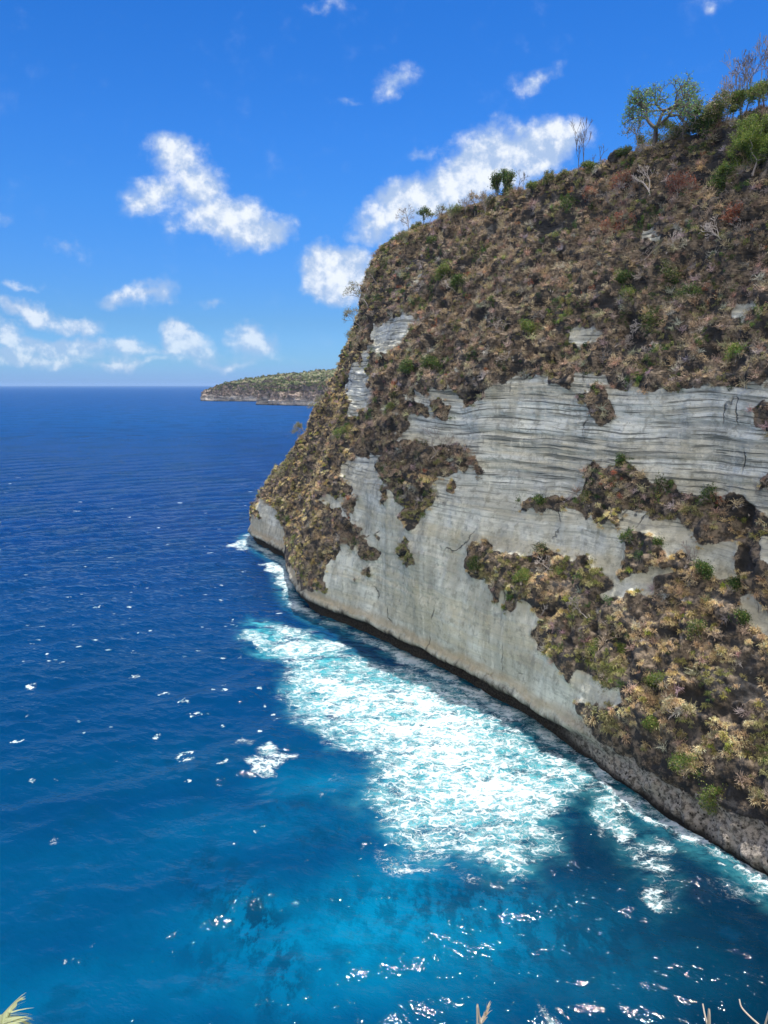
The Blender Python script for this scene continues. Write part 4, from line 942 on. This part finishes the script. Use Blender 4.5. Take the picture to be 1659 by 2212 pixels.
# green bushes and bare shrubs picked out on the face
def on_face(x, y, hp, wp, lb, leaf, seed, name='green_bush', cat='bush', group='green bushes on the cliff face', g=BUSH, per=16, ls=.17, rad=.4, wood=W1, rmin=.03, axis=None, part='foliage', droop=.2):
    loc, nor = hit(x, y + hp*.3)
    if loc is None: return
    d = np.linalg.norm(loc - np.array([0, 0, CAM_H]))/F
    ax = nor*.7 + np.array([0, 0, .6]) if axis is None else np.array(axis)
    plant(name, part, loc - nor*.3, hp*d, wp*d, lb, cat, group, seed, leaf=leaf, per=max(3, int(per*.42)), ls=ls, rad=rad, rmin=rmin, fill=.15 if leaf is not None else None, axis=ax, wood=wood, g=g, droop=droop)
FACE = [
 (1622, 345, 125, 105, 'largest bright green bush, feathery and drooping, at the right edge below the cliff top', BR2, 110),
 (1642, 300, 60, 40, 'yellow-green feathery bush above the largest one at the right edge', BR2, 30),
 (1580, 385, 46, 50, 'dark green lower skirt beside the largest bright bush', DG, 30),
 (1340, 640, 46, 44, 'bright green leafy bush in the middle of the brown slope', YG, 22),
 (1350, 612, 26, 34, 'small dark bush just above the bright green one on the brown slope', DG, 20),
 (1440, 605, 34, 56, 'olive bush right of the bright green one on the brown slope', MIX, 18),
 (1500, 640, 40, 44, 'dark olive bush above the right end of the pale wall', DG, 18),
 (1400, 700, 40, 40, 'round olive bush over the top edge of the pale wall', MIX, 16),
 (1590, 770, 40, 34, 'yellow-green bush at the right, on the rim of the pale wall', YG, 18),
 (1212, 512, 36, 38, 'light green bush below the ridge left of the leafless pair', YG, 12),
 (1235, 440, 40, 36, 'dark green patch of bush high under the ridge', DG, 16),
 (960, 590, 30, 40, 'light green bush above a small rock scar at the upper left', YG, 16),
 (996, 606, 30, 28, 'dark green bush right of the light green one at the upper left', DG, 22),
 (938, 520, 26, 22, 'dark ivy-like bush in the hollow under the ridge', DG, 18),
 (1090, 745, 30, 34, 'yellow-green bush on the brown slope above the left part of the wall', YG, 14),
 (1130, 710, 24, 26, 'small lime bush on the brown slope', YG, 12),
 (930, 790, 44, 36, 'dark green bush hanging above the left patch of wall', DG, 22),
 (880, 800, 34, 26, 'dark bush in the shade left of the round hanging one', DG, 18),
 (1278, 850, 44, 30, 'dark bush clinging in the notch at the top of the pale wall', DG, 20),
 (1292, 890, 30, 24, 'ivy on the tongue of rock below the top of the wall', DG, 14),
 (1272, 1075, 60, 36, 'tall olive bush at the left end of the middle ledge', MIX, 18),
 (1355, 1000, 24, 30, 'compact dark bush on top of the middle ledge', DG, 24),
 (1440, 1050, 40, 44, 'dark green bush on the middle ledge behind a white bare shrub', DG, 18),
 (1540, 1080, 36, 60, 'fresh green bush on the right part of the middle ledge', DG, 14),
 (1585, 1090, 26, 30, 'small bright bush near the right end of the middle ledge', YG, 14),
 (1125, 1085, 26, 24, 'small dark bush on the left tip of the middle ledge', DG, 14),
 (1165, 1090, 28, 22, 'dark sprig bush next to the left tip of the middle ledge', DG, 14),
 (1370, 1165, 34, 40, 'dark bush in the cleft below the middle ledge', DG, 16),
 (1427, 1175, 26, 16, 'thin upright bush in the cleft below the middle ledge', DG, 10),
 (1168, 1195, 40, 36, 'bushy green crown at the top left of the lower slope', MIX, 16),
 (1265, 1215, 34, 30, 'upright dark bush beside the white scar on the lower slope', DG, 14),
 (1027, 1225, 36, 22, 'drooping dark bush at the left corner of the lower slope', DG, 18),
 (1125, 1250, 44, 26, 'green and yellow bush on the left margin of the lower slope', YG, 16),
 (1108, 1290, 40, 18, 'dark bush trailing down the left margin over the wall', DG, 18),
 (1278, 1410, 56, 40, 'bright green bush at the lower left margin above the wall corner', YG, 22),
 (1508, 1230, 26, 28, 'dark bush before the small pale scar at the right', DG, 14),
 (1598, 1270, 30, 22, 'narrow dark bush beside the pale slab at the right edge', DG, 14),
 (1602, 1340, 30, 26, 'dark bush below the pale slab at the right edge', DG, 14),
 (1408, 1568, 26, 28, 'round bright green bush low above the black ledge', YG, 26),
 (1510, 1370, 30, 36, 'olive green bush amid the straw tufts', MIX, 14),
 (1350, 1400, 16, 22, 'small green bush amid the tufts near the bright one', YG, 12),
 (1300, 1480, 30, 20, 'leafy olive bush below the bright green one', MIX, 10),
 (1415, 1480, 30, 40, 'pale lime bush in the middle of the tufts', YG, 10),
 (1480, 1670, 40, 60, 'green grassy bush on the lower rim of the tufts', YG, 12),
 (1560, 1720, 34, 50, 'lime green bush on the lower rim near the right edge', YG, 12),
 (740, 945, 34, 40, 'bright lime bush in the middle of the outer head', YG, 16),
 (840, 885, 24, 20, 'small lime bush above the left scar of the wall', YG, 14),
 (765, 1170, 30, 22, 'drooping dark bush hanging on the left part of the wall', DG, 14),
 (635, 1165, 26, 18, 'lime shrub on the left margin of the outer head', YG, 14),
 (622, 1125, 20, 14, 'dark shrub between the two outer heads', DG, 12),
]
for k, (x, y, hp, wp, lb, lf, per) in enumerate(FACE):
    on_face(x, y, hp, wp, lb, lf, 100 + k, per=per)
BG = 'bare shrubs on the cliff face'
WH = (.52, .46, .41)
BARE = [
 (1560, 500, 60, 56, 'bleached white dead tree on the upper slope at the right'), (1620, 520, 50, 60, 'wide bare shrub with pale limbs right of the bleached dead tree'),
 (1400, 400, 90, 50, 'tall bare grey tree standing against the dark rock under the ridge'), (1340, 440, 34, 44, 'low pale forked bough under the ridge'),
 (1438, 530, 60, 34, 'leaning bare trunk across the middle of the upper slope'), (1395, 545, 60, 26, 'thin vertical bare stem left of the leaning trunk'),
 (1400, 690, 40, 50, 'bare reddish shrub over the top edge of the wall'), (1060, 720, 60, 60, 'bare forked shrub on the slope left of the small scar'),
 (1110, 770, 34, 60, 'spiky pale shrub low on the slope above the left wall'), (1330, 740, 40, 40, 'bare grey shrub right of the small scar'),
 (985, 620, 40, 36, 'thin bare shrub under the dark green one at the upper left'), (1190, 620, 44, 44, 'bare grey shrub in the middle of the upper slope'),
 (1390, 770, 40, 44, 'bare shrub bristling on the rim of the wall'), (925, 975, 60, 100, 'broad bare shrub with pink-white twigs on the hanging island of scrub'),
 (970, 960, 40, 14, 'thin dark upright sapling right of the pink-white shrub'), (1350, 1025, 36, 40, 'white bare shrub on top of the middle ledge'),
 (1620, 1100, 44, 44, 'pale leafless shrub at the right end of the middle ledge'), (1080, 1240, 46, 50, 'white spiky bare shrub at the left corner of the lower slope'),
 (1195, 1225, 40, 44, 'pinkish bare shrub at the top of the lower slope'), (1480, 1215, 40, 36, 'small white bare shrub before the cleft'),
 (1160, 1330, 60, 60, 'fan of brown bare twigs on the left of the lower slope'), (1270, 1320, 50, 60, 'grey bare shrub with long curved twigs in the middle of the lower slope'),
 (1310, 1370, 50, 50, 'pale bare shrub above the bright green one'), (980, 830, 40, 60, 'bare brush crown on the round hanging clump'),
]
for k, (x, y, hp, wp, lb) in enumerate(BARE):
    on_face(x, y, hp, wp, lb, None, 200 + k, name='bare_shrub', cat='shrub', group=BG, g=dict(VASE, levels=5, spread=.6, wob=.22, stems=2, first=.2), wood=WH if k % 2 == 0 else W1, rmin=.045)
RUSTY = [(1270, 375+50, 22, 34, 'small rust-red shrub under the leafless pair'), (1345, 405, 28, 50, 'rust-red leaved shrub high on the slope'), (1320, 497, 26, 50, 'orange-brown shrub in the middle of the upper slope'),
         (1600, 470, 30, 50, 'rusty shrub right of the bleached dead tree'), (1465, 420, 30, 70, 'broad rust-orange shrub left of the large green bush'), (1380, 480, 24, 40, 'red-brown shrub near the leaning trunk')]
for k, (x, y, hp, wp, lb) in enumerate(RUSTY):
    on_face(x, y, hp, wp, lb, RS, 240 + k, name='rusty_shrub', cat='shrub', group='rust-coloured shrubs on the upper slope', per=8, ls=.16, rad=.35)

# ------------------------------------------------------------------ boulders on the ridge
def boulder(x, y, wp, hp, label, col, seed):
    loc, nor = hit(x, y)
    if loc is None: return
    d = np.linalg.norm(loc - np.array([0, 0, CAM_H]))/F
    import bmesh
    bm = bmesh.new(); bmesh.ops.create_icosphere(bm, subdivisions=4, radius=1.0)
    V = np.array([v.co[:] for v in bm.verts]); n = fbm(V*1.3 + seed, 4, seed)
    V = V*(1 + .28*n[:, None])*np.array([wp*d*.5, wp*d*.5, hp*d*.62])
    Fq = np.array([[v.index for v in f.verts] for f in bm.faces]); bm.free()
    m, nt, b = material('boulder_stone'); p = nt.pos()
    nt.l.new(nt.mix(nt.mr(nt.noise(p, 1.2, 6, .7), .35, .65), tuple(c*.5 for c in col), col), b.inputs['Base Color']); b.inputs['Roughness'].default_value = .95
    nt.l.new(nt.bump(nt.noise(p, 2.0, 6, .7), .3), b.inputs['Normal'])
    o = mesh_np('boulder', V, Fq, m); o.location = tuple(loc + np.array([0, 0, hp*d*.2])); tag(o, label, 'boulder')
boulder(1330, 334, 26, 20, 'dark rounded boulder on the ridge left of the drooping green tree', (.07, .065, .06), 3)
boulder(1508, 262, 3.5, 9, 'small white stone at the foot of the dark dome-shaped tree', (.8, .8, .8), 5)

# ------------------------------------------------------------------ far headland
def build_far(name, pts, top, seed, woodlabel):
    """pts: coast in world xy (sea level), top: (setback, height) per coast point"""
    pts = np.array(pts, float); top = np.array(top, float)
    c = np.concatenate([[0], np.cumsum(np.linalg.norm(np.diff(pts, axis=0), axis=1))])
    s_ = np.arange(0, c[-1], 5.0); Wp = np.stack([np.interp(s_, c, pts[:, i]) for i in range(2)], 1); Tp = np.stack([np.interp(s_, c, top[:, i]) for i in range(4)], 1)
    n = 70; v = np.linspace(0, 1, n); G = np.zeros((n, len(s_), 3))
    prof_z = [0, .10, .22, .42, .62, .78, 1.0]; prof_d = [0, .01, .02, .07, .12, .17, 1.0]
    for i, t in enumerate(v):
        zt = np.interp(t, np.linspace(0, 1, 7), prof_z); dt = np.interp(t, np.linspace(0, 1, 7), prof_d)
        G[i, :, :2] = Wp*(1 - dt) + Tp[:, :2]*dt; G[i, :, 2] = -3 + (Tp[:, 2] + 3)*zt
    Gn = grid_normals(G).reshape(-1, 3); P = G.reshape(-1, 3)
    if Gn[len(P)//3, 1] > 0: Gn = -Gn
    zz = P[:, 2]; g_ = -np.abs(fbm(P/np.array([70, 70, 200]), 4, seed))*26 + fbm(P/22.0, 4, seed + 1)*6 + fbm(np.stack([P[:, 0]*.004, P[:, 1]*.004, zz*.13], 1), 3, seed + 2)*3
    P = P + Gn*(g_*sstep(zz, -2, 14))[:, None]
    m, nt, b = material('far_cliff_rock'); p = nt.pos(); X, Y, Z = nt.xyz(p)
    s1 = nt.noise(nt.cxyz(nt.m('MULTIPLY', X, .005), nt.m('MULTIPLY', Y, .005), nt.m('MULTIPLY', Z, .16)), 1, 4, .6); n1 = nt.noise(p, .035, 7, .7); n2 = nt.noise(p, .011, 4, .6)
    c1 = nt.mix(nt.mr(n1, .42, .60), (.13, .10, .08), (.40, .31, .25)); c1 = nt.mix(nt.m('MULTIPLY', nt.mr(nt.noise(p, .06, 6, .75), .56, .66), .8), c1, (.36, .30, .26))
    c1 = nt.mix(nt.mr(nt.noise(p, .05, 5, .7), .54, .64, 0, .6), c1, (.10, .11, .06))
    rk = nt.mix(nt.mr(s1, .42, .62), (.46, .42, .38), (.16, .15, .14))
    lo = nt.mr(nt.m('ADD', Z, nt.m('MULTIPLY', nt.m('SUBTRACT', nt.noise(p, .02, 4), .5), 70)), 16, 34, 1, 0)
    c1 = nt.mix(lo, c1, rk); c1 = nt.mix(nt.mr(Z, 2.0, 6.5, 1, 0), c1, (.02, .02, .02))
    sl = nt.xyz(nt.node('ShaderNodeNewGeometry').outputs['Normal'])[2]
    c1 = nt.mix(nt.m('MULTIPLY', nt.mr(sl, .55, .80), nt.mr(Z, 40, 80)), c1, nt.mix(nt.mr(n1, .4, .6), (.10, .13, .045), (.22, .21, .11)))
    nt.l.new(c1, b.inputs['Base Color']); b.inputs['Roughness'].default_value = 1; nt.l.new(nt.bump(n1, 9, 1), b.inputs['Normal'])
    o = mesh_np(name, P, grid_faces(n, len(s_)), m, smooth=False); tag(o, kind='structure')
    ND_ = grid_normals(P.reshape(n, len(s_), 3)).reshape(-1, 3); ND_[ND_[:, 2] < 0] *= -1
    return P, ND_, o
def far():
    r = np.random.default_rng(77)
    def at(x, y): return tuple(sea(x, y))
    w = build_far('headland', [at(760, 868.5), at(690, 868), at(560, 867.5), at(470, 867), at(432, 866), (sea(432, 866)[0] + 60, sea(432, 866)[1] + 350)],
        [(*(np.array(at(760, 868)) + (60, 420)), 176, 0), (*(np.array(at(690, 868)) + (20, 420)), 170, 0), (*(np.array(at(560, 867.5)) + (40, 330)), 140, 0), (*(np.array(at(480, 867)) + (60, 220)), 112, 0), (*(np.array(at(432, 866)) + (70, 120)), 72, 0), (*(np.array(at(432, 866)) + (250, 200)), 80, 0)], 501, '')
    w2 = build_far('headland', [at(800, 878), at(700, 878), at(640, 876.5), at(552, 874.5), (sea(548, 872)[0] + 30, sea(548, 872)[1] + 260)],
        [(*(np.array(at(800, 878)) + (70, 330)), 134, 0), (*(np.array(at(700, 878)) + (30, 330)), 128, 0), (*(np.array(at(640, 876.5)) + (20, 300)), 117, 0), (*(np.array(at(552, 874.5)) + (60, 250)), 100, 0), (*(np.array(at(548, 873)) + (150, 300)), 96, 0)], 601, '')
    allP = []; isup = []
    for P, N, o in (w, w2):
        up = np.where((P[:, 2] > 55) & (N[:, 2] > .62))[0]; md = np.where((P[:, 2] > 25) & (N[:, 2] <= .6))[0]
        allP += [P[r.choice(up, 3000)], P[r.choice(md, 600)]]; isup += [np.ones(3000, bool), np.zeros(600, bool)]
    Pp = np.concatenate(allP); Pp = Pp + r.normal(size=Pp.shape)*np.array([2, 2, 0])
    blobs = [v_bush(r, 40, .36, 0) for _ in range(8)]
    col = pal(r, len(Pp), ((.16, .21, .075), (.24, .26, .11), (.09, .12, .05), (.30, .25, .17), (.20, .16, .12)), (3, 3, 2, 1.6, 2))
    isup = np.concatenate(isup); nm = (~isup).sum(); col[~isup] = pal(r, nm, ((.28, .22, .16), (.19, .15, .12), (.15, .15, .08), (.36, .29, .22)), (3, 3, 1.5, 1.5))
    scatter('woodland', blobs, Pp, np.tile((0, 0, 1.0), (len(Pp), 1)), r.uniform(2.5, 6.5, len(Pp)), col, M_LEAF, 'far-off scrub and trees covering the distant headland', r)
far()

# ------------------------------------------------------------------ foreground: palm frond and dry stems
CAMP = np.array([0, 0, CAM_H])
def near_pt(x, y, d): return CAMP + ray(x, y)*d
def hill_z(x, y):
    ok, loc, n, _ = hillside.ray_cast(Vector((x, y, 200)), Vector((0, 0, -1))); return loc[2] if ok else 74
def build_palm():
    r = np.random.default_rng(5)
    heart = near_pt(-70, 2330, 6.2)
    gz = hill_z(heart[0], heart[1])
    root = empty('palm', (heart[0], heart[1], gz)); tag(root, 'young palm whose pale frond tip reaches into the lower left corner', 'palm')
    h = heart[2] - gz
    segs = [(np.array([.05*math.sin(k*.7), 0, h*k/9 - .2*(k == 0)]), np.array([.05*math.sin((k + 1)*.7), 0, h*(k + 1)/9]), .09 - .003*k, .085 - .003*k) for k in range(9)]
    V, Fq = tubes(segs, 10); t = mesh_np('trunk', V, Fq, M_WOOD, root, smooth=True); cattr(t, 'tint', np.tile((.22, .17, .12), (len(V), 1)))
    def frond(tipvec, seed, sag):
        rr = np.random.default_rng(seed); c0 = np.array([0, 0, h]); tip = np.array(tipvec); L = np.linalg.norm(tip)
        pts = []; N_ = 30
        for k in range(N_ + 1):
            t_ = k/N_; p = c0 + tip*t_ + np.array([0, 0, sag*L*(4*t_*(1 - t_))]); pts.append(p)
        sg = [(pts[k], pts[k + 1], .014*(1 - k/N_*.8), .014*(1 - (k + 1)/N_*.8)) for k in range(N_)]
        V, Fq = tubes(sg, 6); f = mesh_np('frond', V, Fq, M_LEAF, root); cattr(f, 'tint', np.tile((.62, .58, .30), (len(V), 1)))
        VV, TT, CC = [], [], []
        for k in range(3, N_*2 + 1):
            t_ = min(k/(N_*2), .995); i = min(int(t_*N_), N_ - 1); a = t_*N_ - i; p = pts[i]*(1 - a) + pts[i + 1]*a; d = pts[i + 1] - pts[i]; d /= np.linalg.norm(d)
            side = np.cross(d, (0, 0, 1)); side /= np.linalg.norm(side); upv = np.cross(side, d)
            ll = L*.25*(math.sin(math.pi*min(t_*.86 + .12, 1))**.8 + .08)*rr.uniform(.85, 1.1)
            for s_ in (-1, 1):
                dirv = side*s_*.85 + d*(.45 + .5*t_) + upv*rr.uniform(-.05, .12); dirv /= np.linalg.norm(dirv)
                wv = np.cross(dirv, upv); wv /= np.linalg.norm(wv)
                q = p; i0 = len(VV); n = 6
                for j in range(n + 1):
                    u_ = j/n; wd = .011*math.sin(math.pi*min(.12 + u_*.88, 1))**.7 + .0008
                    VV += [q - wv*wd + upv*.003, q + wv*wd + upv*.003]; 
                    if j < n: a0 = i0 + j*2; TT.append((a0, a0 + 1, a0 + 3, a0 + 2))
                    dirv = dirv + np.array([0, 0, -.10]) + rr.normal(size=3)*.02; dirv /= np.linalg.norm(dirv); q = q + dirv*ll/n
                g = rr.uniform(.85, 1.15); CC += [np.array((.46, .50, .27))*g]*(2*(n + 1))
        lf = mesh_np('leaflets', np.array(VV), np.array(TT), M_LEAF, f); cattr(lf, 'tint', np.array(CC))
    tip = near_pt(34, 2168, 5.6) - heart
    frond(tip, 1, .10)
    for k in range(7):
        a = R(100 + k*38); frond((math.cos(a)*1.5, math.sin(a)*1.5 - .5, -.9 - .15*(k % 3)), 10 + k, .30)
build_palm()
def curve_pts(pts, n=16):
    pts = np.array(pts); t = np.linspace(0, 1, len(pts)); u = np.linspace(0, 1, n)
    return np.stack([np.interp(u, t, pts[:, i]) for i in range(3)], 1) if len(pts) < 3 else hermite(t, pts, u)
def dry_stem(px, dist, label, seed, head=False):
    P_ = [near_pt(x, y, dist) for x, y in px]
    base = P_[-1].copy(); gz = hill_z(base[0], base[1] - .25); foot = np.array([base[0] + .05, base[1] - .25, gz - .05])
    root = empty('dry_stem' if not head else 'grass_stalk', tuple(foot)); tag(root, label, 'stem' if not head else 'grass', None)
    mid = (P_[-1] + foot)/2 + np.array([.03, .02, .0])
    c = curve_pts([p - foot for p in P_] + [mid - foot, np.zeros(3)], 26)
    segs = [(c[k], c[k + 1], .0022 + .0013*k/25, .0022 + .0013*(k + 1)/25) for k in range(25)]
    V, Fq = tubes(segs, 6); t = mesh_np('stem', V, Fq, M_WOOD, root, smooth=True); cattr(t, 'tint', np.tile((.55, .49, .40), (len(V), 1)))
    if head:
        r = np.random.default_rng(seed); cc = []
        d = (c[0] - c[2]); d /= np.linalg.norm(d)
        VV, TT = [], []
        for k in range(60):
            u_ = r.random(); p = c[0] + d*(u_*.075 - .05); a = d + r.normal(size=3)*.32; a /= np.linalg.norm(a); b_ = np.cross(a, r.normal(size=3)); b_ /= np.linalg.norm(b_)
            L = r.uniform(.012, .028); i = len(VV); VV += [p, p + a*L*.5 + b_*.0022, p + a*L, p + a*L*.5 - b_*.0022]; TT.append((i, i + 1, i + 2, i + 3))
        s_ = mesh_np('seed_head', np.array(VV), np.array(TT), M_GRASS, root); cattr(s_, 'tint', np.tile((.62, .54, .42), (len(VV), 1)))
dry_stem([(1518, 2168), (1522, 2190), (1528, 2215), (1534, 2250)], 3.0, 'short thin dry stem rising from the lower edge at the right', 1)
dry_stem([(1597, 2158), (1602, 2176), (1620, 2196), (1648, 2222), (1668, 2250)], 3.1, 'long curved dry stem in the lower right corner', 2)
dry_stem([(1045, 2196), (1038, 2212), (1032, 2240)], 2.6, 'pale feathery grass seed head at the middle of the lower edge', 3, head=True)

# ------------------------------------------------------------------ sea air
def build_haze():
    X0 = 92000.0
    V = [(x, y, z) for z in (-9.0, 230.0) for y in (-X0, X0) for x in (-X0, X0)]
    Fq = [f[::-1] for f in [(0, 1, 3, 2), (4, 6, 7, 5), (0, 4, 5, 1), (2, 3, 7, 6), (0, 2, 6, 4), (1, 5, 7, 3)]]
    m = bpy.data.materials.new('sea_haze'); m.use_nodes = True; t = m.node_tree; t.nodes.remove(t.nodes['Principled BSDF'])
    v = t.nodes.new('ShaderNodeVolumePrincipled'); v.inputs['Density'].default_value = HAZE; v.inputs['Color'].default_value = (.42, .66, 1.0, 1); v.inputs['Anisotropy'].default_value = 0.1
    t.links.new(v.outputs[0], t.nodes['Material Output'].inputs['Volume'])
    o = mesh_np('haze', V, Fq, m); tag(o, kind='stuff'); o['label'] = 'thin blue sea haze fading the far headland and the horizon'
HAZE = 1.7e-5
build_haze()
